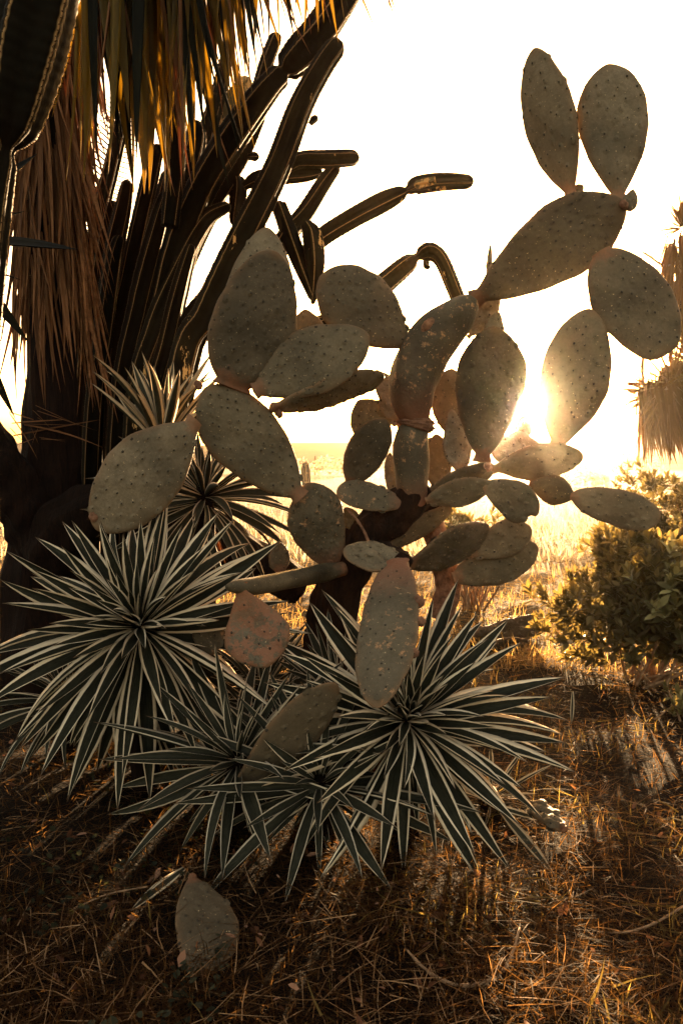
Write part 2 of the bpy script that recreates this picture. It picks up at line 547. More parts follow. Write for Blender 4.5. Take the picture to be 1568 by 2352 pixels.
blades_obj('green_grass', (len(X), X, Y, (0.03, 0.10), (0.003, 0.007), 0.9, 0.35, lambda r, x, y: r.random(len(x)), 12), M['green_grass'],
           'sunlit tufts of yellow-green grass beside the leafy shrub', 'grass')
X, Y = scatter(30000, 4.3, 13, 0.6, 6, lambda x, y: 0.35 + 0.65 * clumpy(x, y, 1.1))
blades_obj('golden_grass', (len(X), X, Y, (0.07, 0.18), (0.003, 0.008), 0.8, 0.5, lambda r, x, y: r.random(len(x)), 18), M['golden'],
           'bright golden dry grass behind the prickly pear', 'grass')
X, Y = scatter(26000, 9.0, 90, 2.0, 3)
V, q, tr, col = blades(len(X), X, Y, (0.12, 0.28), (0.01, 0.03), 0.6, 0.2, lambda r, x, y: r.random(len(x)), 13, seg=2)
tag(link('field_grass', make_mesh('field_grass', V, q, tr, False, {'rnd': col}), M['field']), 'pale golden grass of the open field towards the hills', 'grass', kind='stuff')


def flat_leaves(n, X, Y, size, seed, tilt=0.5, z=(0.01, 0.05), aspect=0.5):
    r = np.random.default_rng(seed)
    L = r.uniform(*size, n); az = r.uniform(0, 6.283, n); ti = r.normal(0, tilt, n); ro = r.normal(0, tilt, n)
    d = np.stack([np.cos(az) * np.cos(ti), np.sin(az) * np.cos(ti), np.sin(ti)], -1)
    s = np.stack([-np.sin(az) * np.cos(ro), np.cos(az) * np.cos(ro), np.sin(ro)], -1)
    up = np.cross(d, s)
    base = np.stack([X, Y, gz(X, Y) + r.uniform(*z, n)], -1)
    pts = []
    for (a, b, c) in ((0, 0, 0), (0.35, -0.5 * aspect, 0.10), (0.30, 0, 0), (0.35, 0.5 * aspect, 0.10), (0.72, -0.38 * aspect, 0.10), (0.70, 0, 0.02), (0.72, 0.38 * aspect, 0.10), (1, 0, 0.05)):
        pts.append(base + d * (L * a)[:, None] + s * (L * b)[:, None] + up * (L * c)[:, None])
    V = np.stack(pts, 1)
    V[:, :, 2] = np.maximum(V[:, :, 2], gz(V[:, :, 0], V[:, :, 1]) + 0.003)
    off = (np.arange(n) * 8)[:, None]
    q = np.concatenate([off + np.array([[1, 2, 5, 4]]), off + np.array([[2, 3, 6, 5]])])
    tr = np.concatenate([off + np.array([[0, 2, 1]]), off + np.array([[0, 3, 2]]), off + np.array([[4, 5, 7]]), off + np.array([[5, 6, 7]])])
    return V.reshape(-1, 3), q, tr, np.repeat(r.random(n), 8)


X, Y = scatter(2600, 1.4, 4.2, 0.3, 4, lambda x, y: (x < -0.25) * (clumpy(x, y, 2) > 0.45))
V, q, tr, col = flat_leaves(len(X), X, Y, (0.012, 0.024), 14, 0.4, (0.015, 0.06), 0.9)
tag(link('clover', make_mesh('clover', V, q, tr, True, {'rnd': col}), M['clover']), 'dark clover-like leaves carpeting the shaded ground', 'ground cover', kind='stuff')
X, Y = scatter(900, 1.4, 8, 0.4, 5)
V, q, tr, col = flat_leaves(len(X), X, Y, (0.012, 0.040), 15, 0.6, (0.01, 0.05), 0.5)
tag(link('leaf_litter', make_mesh('leaf_litter', V, q, tr, True, {'rnd': col}), M['litter']), 'small curled dead leaves strewn through the dry grass', 'leaf litter', kind='stuff')


# ------------------------------------------------------------------ prickly pear pads
def pad_mesh(L, W, T, seed, v0=0.58, blunt=0.66, neck=0.28, curve=0.0, cup=0.0, wav=1.0, dent=0.0, bite=0.0, skew=0.0):
    r = np.random.default_rng(seed)
    skew = skew + r.uniform(-0.09, 0.09)
    n, seg = 34, 36
    a = math.log(0.5) / math.log(v0)
    ph = r.uniform(0, 6.28, 12)

    def hw(v):
        h = np.sin(np.pi * np.clip(v, 0, 1) ** a) ** blunt
        h = np.maximum(h, neck * np.clip(1 - v / 0.12, 0, 1) ** 0.5)
        h = h * (1 + 0.045 * wav * np.sin(7 * v + ph[0]) + 0.012 * wav * np.sin(31 * v + ph[6]))
        return 0.5 * W * h

    def th(v):
        return 0.5 * T * np.maximum(np.clip(np.sin(np.pi * np.clip(v, 0, 1) ** (a * 0.75)), 0, 1) ** 0.42, 0.62 * np.clip(1 - v / 0.2, 0, 1))

    def warp(x, v, z, side):
        xx, yy = x / W, v * L / W
        u = 0.10 * np.sin(5.2 * xx + 3.1 * yy + ph[1]) + 0.08 * np.sin(6.7 * yy - 4 * xx + ph[2]) + 0.05 * np.sin(13 * xx + 9 * yy + ph[3]) + 0.05 * np.sin(17 * yy - 12 * xx + ph[4])
        u2 = 0.06 * np.sin(23 * xx + 17 * yy + ph[7]) + 0.06 * np.sin(27 * yy - 21 * xx + ph[8])
        z = z * (1 + 0.9 * wav * u * 0.5) + T * 0.42 * wav * u + side * T * 0.22 * wav * u2
        z = z - side * dent * np.exp(-((xx / 0.26) ** 2 + ((v - 0.55) / 0.24) ** 2)) * T
        z = z + cup * W * (xx ** 2 * 1.4 + 0.0) + curve * L * (v - 0.25) ** 2
        x2 = x + 0.02 * wav * W * np.sin(7 * v + ph[5]) * v + skew * hw(v)
        if bite: x2 = x2 - bite * W * np.exp(-((v - 0.9) / 0.09) ** 2) * np.clip(x / W, 0, 1)
        return x2, z

    s = np.linspace(0, 1, n)
    v = (1 - np.cos(np.pi * s)) / 2
    v[-1] = 0.9995
    phi = np.linspace(0, 2 * np.pi, seg, endpoint=False)
    vv = np.repeat(v[:, None], seg, 1)
    x = hw(vv) * np.cos(phi)
    sn = np.sin(phi)
    side = np.sign(sn)
    z = th(vv) * side * np.abs(sn) ** 0.95
    x2, z2 = warp(x, vv, z, side * np.abs(sn))
    V = np.stack([x2, vv * L, z2], -1).reshape(-1, 3)
    tv = vv.reshape(-1)
    rim = np.repeat((np.abs(np.cos(phi)) ** 10)[None, :], n, 0) * 0.9 + np.clip((vv - 0.93) / 0.07, 0, 1)
    rim = np.concatenate([rim.reshape(-1), [0, 1]])
    q = ring_quads(n, seg)
    V = np.vstack([V, [[0, -0.01 * L, 0]], [[V[-seg:, 0].mean(), L, V[-seg:, 2].mean()]]])
    tv = np.concatenate([tv, [0, 1]])
    tr = []
    A, B = n * seg, n * seg + 1
    for j in range(seg):
        tr.append((A, (j + 1) % seg, j)); tr.append((B, (n - 1) * seg + j, (n - 1) * seg + (j + 1) % seg))
    DV, DT, DTV = [], [], []

    # areoles: dark cushions with a short spine, in a diagonal net on both faces
    sp = 0.052 * (0.85 + 0.25 * r.random())
    AV, AT = [], []
    nb = len(V)
    rows = int(L / (sp * 0.62))
    for i in range(1, rows):
        y = i * sp * 0.62
        vi = y / L
        if vi < 0.10 or vi > 0.97: continue
        h = float(hw(np.array(vi)))
        k = int(h / sp) + 1
        for j in range(-k, k + 1):
            xj = (j + 0.5 * (i % 2)) * sp + r.normal(0, sp * 0.13)
            yj = y + r.normal(0, sp * 0.12)
            vj = yj / L
            hj = float(hw(np.array(vj)))
            if abs(xj) > hj * 0.96: continue
            if r.random() < 0.08: continue
            for sd_ in (1, -1):
                s0 = math.sqrt(max(0, 1 - (xj / hj) ** 2))
                zz = float(th(np.array(vj))) * sd_ * s0 ** 0.95
                xa, za = warp(np.array(xj), np.array(vj), np.array(zz), np.array(sd_ * s0))
                c = np.array([float(xa), yj, float(za)])
                rad = r.uniform(0.0034, 0.0064)
                if abs(xj) < hj * 0.86:
                    db = nb + len(DV)
                    R1 = r.uniform(0.011, 0.016)
                    for (ra, hh) in ((R1, -0.0014), (R1 * 0.55, 0.0016), (R1 * 0.2, 0.0032)):
                        for g in range(7):
                            an = g * 0.8976 + i
                            DV.append(c + [ra * math.cos(an), ra * 1.35 * math.sin(an) - (R1 - ra) * 0.0, sd_ * hh])
                            DTV.append(vj)
                    for g in range(7):
                        g2 = (g + 1) % 7
                        for k0 in (0, 7):
                            f = (db + k0 + g, db + k0 + g2, db + k0 + 7 + g2), (db + k0 + g, db + k0 + 7 + g2, db + k0 + 7 + g)
                            DT.extend(f if sd_ > 0 else [tuple(reversed(x_)) for x_ in f])
                        f = (db + 14 + g, db + 14 + g2, db + 14)
                        if g not in (0, 6): DT.append(f if sd_ > 0 else tuple(reversed(f)))
                    c = c + np.array([0, 0, sd_ * 0.0026])
                b = len(AV)
                for g in range(5):
                    an = g * 1.2566 + i
                    AV.append(c + [rad * math.cos(an), rad * 1.3 * math.sin(an), -sd_ * 0.002])
                AV.append(c + [0, rad * 0.4, sd_ * rad * 0.75])
                for g in range(5):
                    AT.append((b + g, b + (g + 1) % 5, b + 5) if sd_ > 0 else (b + (g + 1) % 5, b + g, b + 5))
                if r.random() < 0.5:
                    b = len(AV)
                    tip = c + np.array([r.normal(0, .004), r.normal(.003, .004), sd_ * r.uniform(.006, .014)])
                    AV += [c + [0.0006, 0, 0], c + [-0.0004, 0.0006, 0], c + [-0.0004, -0.0006, 0], tip]
                    AT += [(b, b + 1, b + 3), (b + 1, b + 2, b + 3), (b + 2, b, b + 3)]
    # along the rim
    for i in range(4, rows * 2, 2):
        vj = i * sp * 0.31 / L
        if vj > 0.95 or vj < 0.15: continue
        for sx in (-1, 1):
            hj = float(hw(np.array(vj)))
            xa, za = warp(np.array(sx * hj), np.array(vj), np.array(0.0), np.array(0.0))
            c = np.array([float(xa), vj * L, float(za)])
            b = len(AV)
            rad = 0.0032
            for g in range(5):
                an = g * 1.2566
                AV.append(c + [-sx * 0.001, rad * math.cos(an), rad * math.sin(an)])
            AV.append(c + [sx * rad * 0.8, 0, 0])
            for g in range(5): AT.append((b + g, b + (g + 1) % 5, b + 5))
    if DV:
        V = np.vstack([V, np.array(DV)]); tv = np.concatenate([tv, DTV]); tr = tr + DT; rim = np.concatenate([rim, np.zeros(len(DV))])
    me = make_mesh('pad', V, q, tr, True, {'tv': tv, 'rim': rim})
    am = make_mesh('areole_net', np.array(AV), None, np.array(AT), False) if AV else None
    return me, am


def place_pad(parent, base, tip, wpx, yaw=0.0, mat='pad', T=0.22, name='pad', label=None, seed=None, **kw):
    """base/tip: (x, y, distance); wpx: breadth as seen; yaw: turn about its own length, degrees"""
    A, B = P(*base), P(*tip)
    axis = B - A
    L = axis.length
    axis.normalize()
    mid = (A + B) / 2
    view = (CAMV - mid).normalized()
    nrm = view - axis * view.dot(axis)
    nrm.normalize()
    nrm = Matrix.Rotation(math.radians(yaw), 3, axis) @ nrm
    side = axis.cross(nrm)
    W = wpx * PXM(mid) / max(0.35, math.cos(math.radians(yaw)))
    Tm = min(max(T * W, 0.030), 0.075) if T < 0.4 else T * W
    seed = seed if seed is not None else int(abs(base[0] * 7 + base[1] * 13 + tip[0]))
    me, am = pad_mesh(L, W, Tm, seed, **kw)
    m = frame_cols(side, axis, nrm, A)
    o = link(name, me, M[mat], parent, m)
    if label: o['label'] = label
    if am:
        s = link('areole_net', am, M['areole'], o, m)
        s['kind'] = 'stuff'
    return o


opuntia_root = P(800, 1560, 3.45); opuntia_root.z = 0.0
opuntia = tag(empty('prickly_pear_cactus', opuntia_root), 'big branching prickly pear with flat grey-green pads, in the middle before the low sun', 'cactus')


def path_part(parent, name, pts, mat, sect=None, n=40, label=None, flat=None):
    """pts: (x, y, distance, radius in photograph pixels)"""
    rows = []
    for (x, y, Y, rp) in pts:
        p = P(x, y, Y)
        rows.append((p.x, p.y, p.z, rp * PXM(p)))
    c = catmull(rows, n)
    o = link(name, tube_mesh(name, c[:, :3], np.maximum(c[:, 3], 0.001), sect or barkish(n)), M[mat], parent)
    if label: o['label'] = label
    return o


# woody trunk and its limbs
path_part(opuntia, 'trunk', [(790, 1640, 3.45, 70), (775, 1500, 3.45, 54), (775, 1390, 3.42, 50), (800, 1300, 3.38, 50), (850, 1225, 3.36, 50), (905, 1180, 3.35, 46), (950, 1140, 3.34, 42), (975, 1110, 3.34, 24)], 'bark', barkish(1, 30), 60)
path_part(opuntia, 'limb', [(850, 1250, 3.42, 30), (910, 1215, 3.46, 34), (985, 1165, 3.5, 30), (1010, 1130, 3.52, 16)], 'bark')
path_part(opuntia, 'limb', [(1010, 1420, 3.55, 26), (1030, 1340, 3.55, 30), (1010, 1270, 3.52, 27), (990, 1190, 3.5, 24), (985, 1160, 3.5, 10)], 'cork')
path_part(opuntia, 'limb', [(720, 1560, 3.55, 30), (735, 1440, 3.5, 34), (760, 1330, 3.42, 30), (790, 1280, 3.4, 10)], 'bark')

path_part(opuntia, 'limb', [(850, 1262, 3.40, 30), (890, 1280, 3.2, 30), (915, 1290, 3.0, 28), (926, 1290, 2.84, 20)], 'bark')
SK = {'seg': 26, 'fn': lambda p, v: 1 + 0.045 * np.sin(2 * p + 4 * v) + 0.03 * np.sin(5 * p + 11 * v) + 0.025 * np.sin(19 * v + 3 * p)}
path_part(opuntia, 'lower_joint', [(948, 1160, 3.33, 30), (947, 1120, 3.32, 36), (943, 1060, 3.31, 43), (945, 1010, 3.30, 41), (953, 985, 3.30, 33), (956, 975, 3.30, 22)], 'pad_old', SK)
path_part(opuntia, 'collar', [(951, 990, 3.30, 20), (953, 983, 3.30, 40), (955, 974, 3.30, 43), (956, 964, 3.30, 38), (956, 957, 3.30, 20)], 'cork', barkish(3, 30), 24)
path_part(opuntia, 'upper_joint', [(956, 972, 3.30, 28), (948, 930, 3.29, 46), (950, 870, 3.27, 58), (972, 812, 3.25, 60), (1010, 765, 3.23, 58), (1048, 728, 3.21, 46), (1078, 698, 3.20, 28), (1090, 686, 3.20, 12)], 'pad_old', SK)
path_part(opuntia, 'scar', [(968, 768, 3.17, 4), (980, 752, 3.16, 13), (994, 740, 3.16, 12), (1003, 733, 3.16, 3)], 'cork', n=14)

PADS = [
    # base, tip, breadth, turn, material, extra
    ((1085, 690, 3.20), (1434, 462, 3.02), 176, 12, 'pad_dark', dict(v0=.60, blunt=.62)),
    ((1310, 450, 3.10), (1224, 110, 3.06), 118, -38, 'pad_dusty', dict(v0=.56, blunt=.62, cup=.06, neck=.22)),
    ((1420, 464, 3.04), (1392, 148, 3.00), 160, 10, 'pad_dusty', dict(v0=.62, blunt=.60, neck=.24)),
    ((1378, 578, 3.05), (1530, 815, 2.98), 160, -14, 'pad', dict(v0=.52, blunt=.36, neck=.3)),
    ((1445, 485, 3.03), (1452, 434, 3.03), 30, 30, 'pad', dict(v0=.4)),
    ((1318, 448, 3.12), (1338, 425, 3.12), 26, 0, 'pad', dict(v0=.5)),
    # upper mass on the left
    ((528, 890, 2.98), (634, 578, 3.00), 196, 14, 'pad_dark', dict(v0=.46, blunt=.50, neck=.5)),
    ((570, 870, 3.10), (612, 522, 3.16), 150, -18, 'pad_dusty', dict(v0=.50, blunt=.58)),
    ((584, 900, 2.99), (846, 770, 3.06), 152, -12, 'pad', dict(v0=.56, blunt=.55)),
    ((625, 938, 3.00), (880, 872, 3.24), 62, 66, 'pad_dusty', dict(v0=.60, blunt=.5, cup=-.10)),
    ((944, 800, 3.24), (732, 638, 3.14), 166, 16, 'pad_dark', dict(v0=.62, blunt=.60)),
    ((700, 880, 3.22), (702, 710, 3.28), 96, -20, 'pad', dict(v0=.56)),
    ((692, 1142, 3.07), (470, 890, 2.96), 172, 10, 'pad', dict(v0=.58, blunt=.60, neck=.26)),
    ((452, 968, 2.95), (222, 1218, 2.80), 180, -8, 'pad_dusty', dict(v0=.58, blunt=.60)),
    ((768, 1312, 3.26), (704, 1110, 3.10), 134, 8, 'pad_old', dict(v0=.58, blunt=.62, neck=.3)),
    ((640, 1318, 3.30), (640, 1244, 3.30), 48, 20, 'pad_old', dict(v0=.5)),
    ((548, 1344, 2.58), (612, 1534, 2.50), 146, 6, 'pad_scabby', dict(v0=.64, blunt=.66, neck=.30, dent=.4, wav=1.0)),
    ((932, 1288, 2.86), (788, 1274, 2.80), 66, 58, 'pad_dusty', dict(v0=.52, blunt=.5, neck=.5, dent=1.0)),
    ((914, 1288, 2.74), (868, 1626, 2.20), 138, 14, 'pad_old', dict(v0=.48, blunt=.50, neck=.4, wav=1.2)),
    ((882, 1262, 3.35), (1038, 1168, 3.45), 44, 40, 'pad', dict(v0=.5, blunt=.35, neck=.6)),
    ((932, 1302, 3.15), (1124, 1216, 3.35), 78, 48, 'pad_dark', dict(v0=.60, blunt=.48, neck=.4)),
    ((1078, 1272, 3.38), (1220, 1214, 3.40), 84, 25, 'pad_dusty', dict(v0=.56, blunt=.55)),
    ((1040, 1330, 3.42), (1236, 1258, 3.50), 104, 20, 'pad', dict(v0=.54, blunt=.52, wav=1.5)),
    # centre
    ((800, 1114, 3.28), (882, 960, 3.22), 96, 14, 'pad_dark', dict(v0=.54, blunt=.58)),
    ((938, 1158, 3.30), (772, 1130, 3.20), 68, 30, 'pad_old', dict(v0=.62, blunt=.50)),
    ((922, 985, 3.42), (868, 848, 3.50), 66, 30, 'pad_wrinkled', dict(v0=.55, wav=3.0)),
    ((880, 1010, 3.48), (820, 920, 3.52), 100, 0, 'pad', dict(v0=.5)),
    ((1030, 1000, 3.46), (1036, 846, 3.50), 96, 20, 'pad_dusty', dict(v0=.55)),
    ((1052, 1085, 3.31), (1040, 940, 3.38), 62, 34, 'pad_wrinkled', dict(v0=.5, wav=2.5)),
    ((1004, 1130, 3.50), (1000, 996, 3.54), 68, 10, 'pad', dict(v0=.55)),
    ((905, 1150, 3.42), (892, 1040, 3.50), 34, 10, 'pad_wrinkled', dict(v0=.5, wav=2)),
    ((820, 1215, 3.36), (790, 1166, 3.34), 44, 20, 'pad', dict(v0=.5)),
    ((840, 1290, 3.55), (760, 1220, 3.55), 80, 10, 'pad_old', dict(v0=.5)),
    # beside the sun
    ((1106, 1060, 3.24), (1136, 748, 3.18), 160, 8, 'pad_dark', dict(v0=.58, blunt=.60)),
    ((1276, 1030, 3.12), (1352, 708, 3.04), 158, -10, 'pad', dict(v0=.56, blunt=.60)),
    ((986, 1136, 3.32), (1136, 1070, 3.22), 58, 40, 'pad', dict(v0=.56, blunt=.5, neck=.3)),
    ((1130, 1078, 3.22), (1338, 1046, 3.06), 82, 32, 'pad_dusty', dict(v0=.60, blunt=.5, neck=.34, wav=1.4)),
    ((1180, 1078, 3.27), (1192, 990, 3.34), 120, 0, 'pad', dict(v0=.45, blunt=.6)),
    ((1200, 1010, 3.34), (1206, 950, 3.36), 40, 0, 'pad', dict(v0=.45)),
    ((978, 1150, 3.26), (1128, 1112, 3.16), 62, 34, 'pad_dusty', dict(v0=.54, blunt=.5)),
    ((1108, 1114, 3.18), (1236, 1178, 3.02), 90, 26, 'pad_dusty', dict(v0=.60, blunt=.48, bite=.5)),
    ((1215, 1110, 3.16), (1318, 1142, 3.10), 66, 24, 'pad', dict(v0=.55)),
    ((1310, 1138, 3.10), (1516, 1188, 2.94), 88, 22, 'pad_dusty', dict(v0=.56, blunt=.42, neck=.25)),
    ((1075, 775, 3.27), (1150, 678, 3.33), 48, 30, 'pad_wrinkled', dict(v0=.55, wav=2)),
    ((1122, 800, 3.23), (1144, 716, 3.27), 44, 20, 'pad_dusty', dict(v0=.5)),
    ((1120, 650, 3.22), (1126, 560, 3.24), 14, 0, 'pad_dusty', dict(v0=.5)),
]
PAD_LABELS = {1: 'tall narrow pad raised at the very top', 2: 'broad upright pad at the very top', 3: 'blunt pad hanging at the end of the arm', 6: 'large darkest oval pad',
              13: 'drooping oval pad dotted with dark areoles', 16: 'pear-shaped hanging pad with pinkish corky scab', 17: 'withered pad with a sunken hollow', 18: 'long old drooping pad with scarred edge',
              33: 'dark upright pad beside the sun', 34: 'upright pad glowing beside the sun'}
for i, (b, tp, w, yw, mt, kw) in enumerate(PADS):
    place_pad(opuntia, b, tp, w, yw, mt, label=PAD_LABELS.get(i), **kw)
path_part(opuntia, 'branch_pad', [(790, 1306, 3.24, 16), (740, 1316, 3.18, 21), (660, 1332, 2.90, 20), (580, 1346, 2.64, 20), (535, 1348, 2.55, 13), (520, 1347, 2.52, 4)], 'pad', SK)
path_part(opuntia, 'withered_flower_stalk', [(850, 1256, 3.10, 4), (838, 1225, 3.1, 3), (820, 1195, 3.1, 3), (798, 1170, 3.12, 2)], 'cork', n=20)
for (x, y, r) in ((958, 1382, 14), (962, 1428, 11), (946, 1500, 12)):
    path_part(opuntia, 'knot', [(x - 6, y + 2, 2.50 - (y - 1430) * .0016, r * .5), (x, y, 2.485 - (y - 1430) * .0016, r), (x + 6, y - 1, 2.48 - (y - 1430) * .0016, r), (x + 12, y - 2, 2.49 - (y - 1430) * .0016, r * .35)], 'cork', n=12)
for (x, y, Y) in ((456, 884, 2.97), (660, 1128, 3.06), (640, 950, 3.02), (1432, 470, 3.0), (1120, 1072, 3.2), (215, 1188, 2.79)):
    path_part(opuntia, 'corky_joint', [(x - 9, y + 2, Y, 4), (x - 4, y, Y, 10), (x + 3, y, Y, 11), (x + 9, y - 2, Y, 4)], 'cork', n=12)

# loose pads
def loose_pad(base, tip, w, yw, mt, label, **kw):
    A = P(*base)
    e = tag(empty('fallen_pad', A), label, 'cactus pad', 'fallen prickly pear pads')
    place_pad(e, base, tip, w, yw, mt, **kw)
    return e


loose_pad((438, 2014, 2.07), (452, 2246, 1.72), 146, -10, 'pad_dark', 'dark green broken pad lying alone on the grass in front', v0=.58, blunt=.58, skew=-.35, neck=.15)
loose_pad((520, 1852, 2.42), (772, 1568, 2.36), 104, 34, 'pad_dark', 'slender brownish pad stuck slantwise in the striped rosettes', v0=.62, blunt=.55)
loose_pad((1070, 1462, 5.1), (1250, 1440, 5.3), 58, 50, 'pad_wrinkled', 'grey shrivelled pad lying on sunlit grass behind the rosette', v0=.5, blunt=.5, wav=2.5)
loose_pad((1080, 1500, 4.7), (1222, 1486, 4.85), 56, 50, 'pad_old', 'dark pad lying just below the grey shrivelled one', v0=.5, blunt=.5)
loose_pad((1296, 1908, 2.40), (1212, 1842, 2.58), 44, 40, 'pad_dark', 'small withered pad in the grass by the rosette tips', v0=.5, wav=2)
loose_pad((470, 1392, 2.82), (486, 1506, 2.78), 70, 20, 'pad_old', 'small dark pad lodged among the largest rosette leaves', v0=.55)


# ------------------------------------------------------------------ columnar cacti
def star(ribs, seg_per=6, depth=0.34):
    seg = ribs * seg_per
    phi = np.linspace(0, 2 * np.pi, seg, endpoint=False)
    rid = (0.5 + 0.5 * np.cos(ribs * phi))
    return {'seg': seg, 'ridge': rid, 'fn': lambda p, v: 1 - depth * (1 - (0.5 + 0.5 * np.cos(ribs * p)) ** 0.8) + 0 * v}


def cactus_stem(parent, pts, mat='stem', ribs=5, n=None, twist=0.5, name='stem', joints=(), seed=0, close=True):
    rows = []
    for (x, y, Y, rp) in pts:
        p = P(x, y, Y)
        rows.append((p.x, p.y, p.z, rp * PXM(p) * 1.12))
    n = n or 18 * len(pts)
    c = catmull(rows, n)
    s = np.cumsum(np.r_[0, np.linalg.norm(np.diff(c[:, :3], axis=0), axis=1)])
    rad = c[:, 3].copy()
    R = rows[-1][3]
    if close:
        e = np.clip((s[-1] - s) / (R * 1.1), 0, 1)
        rad *= np.sqrt(np.clip(1 - (1 - e) ** 2, 0.0004, 1))
    k = 2 * math.pi / 0.028
    rad *= 1 + 0.018 * np.sin(s * k) * np.clip((s[-1] - s) / 0.05, 0, 1) + 0.03 * np.sin(s * 9 + seed)
    for j in joints:
        sj = s[int(j * (n - 1))]
        rad *= 1 - 0.42 * np.exp(-((s - sj) / 0.018) ** 2)
    rad = np.maximum(rad, 0.0008)
    o = link(name, tube_mesh(name, c[:, :3], rad, star(ribs), twist), M[mat], parent)
    # thorn clusters along the ribs
    sect = star(ribs)
    V = tube_arrays(c[:, :3], rad * 1.0, sect, twist).reshape(n, sect['seg'], 3)
    AV, AT = [], []
    r = np.random.default_rng(seed + 5)
    step = max(1, int(0.030 / (s[-1] / n)))
    for i in range(2, n - 2, step):
        for rb in range(ribs):
            p0 = V[i, rb * 6]
            nrm = p0 - c[i, :3]; nrm /= np.linalg.norm(nrm) + 1e-9
            for _ in range(2):
                d = nrm + r.normal(0, 0.6, 3); d /= np.linalg.norm(d)
                tpt = p0 + d * r.uniform(0.006, 0.012)
                a = np.cross(d, [0.3, 0.5, 0.8]); a /= np.linalg.norm(a) + 1e-9
                bb = np.cross(d, a)
                b = len(AV)
                AV += [p0 + a * .0014, p0 - a * .0007 + bb * .0012, p0 - a * .0007 - bb * .0012, tpt]
                AT += [(b, b + 1, b + 3), (b + 1, b + 2, b + 3), (b + 2, b, b + 3)]
    if AV:
        sm = link('thorn_rows', make_mesh('thorn_rows', np.array(AV), None, np.array(AT), False), M['thorn'], o)
        sm['kind'] = 'stuff'
    return o


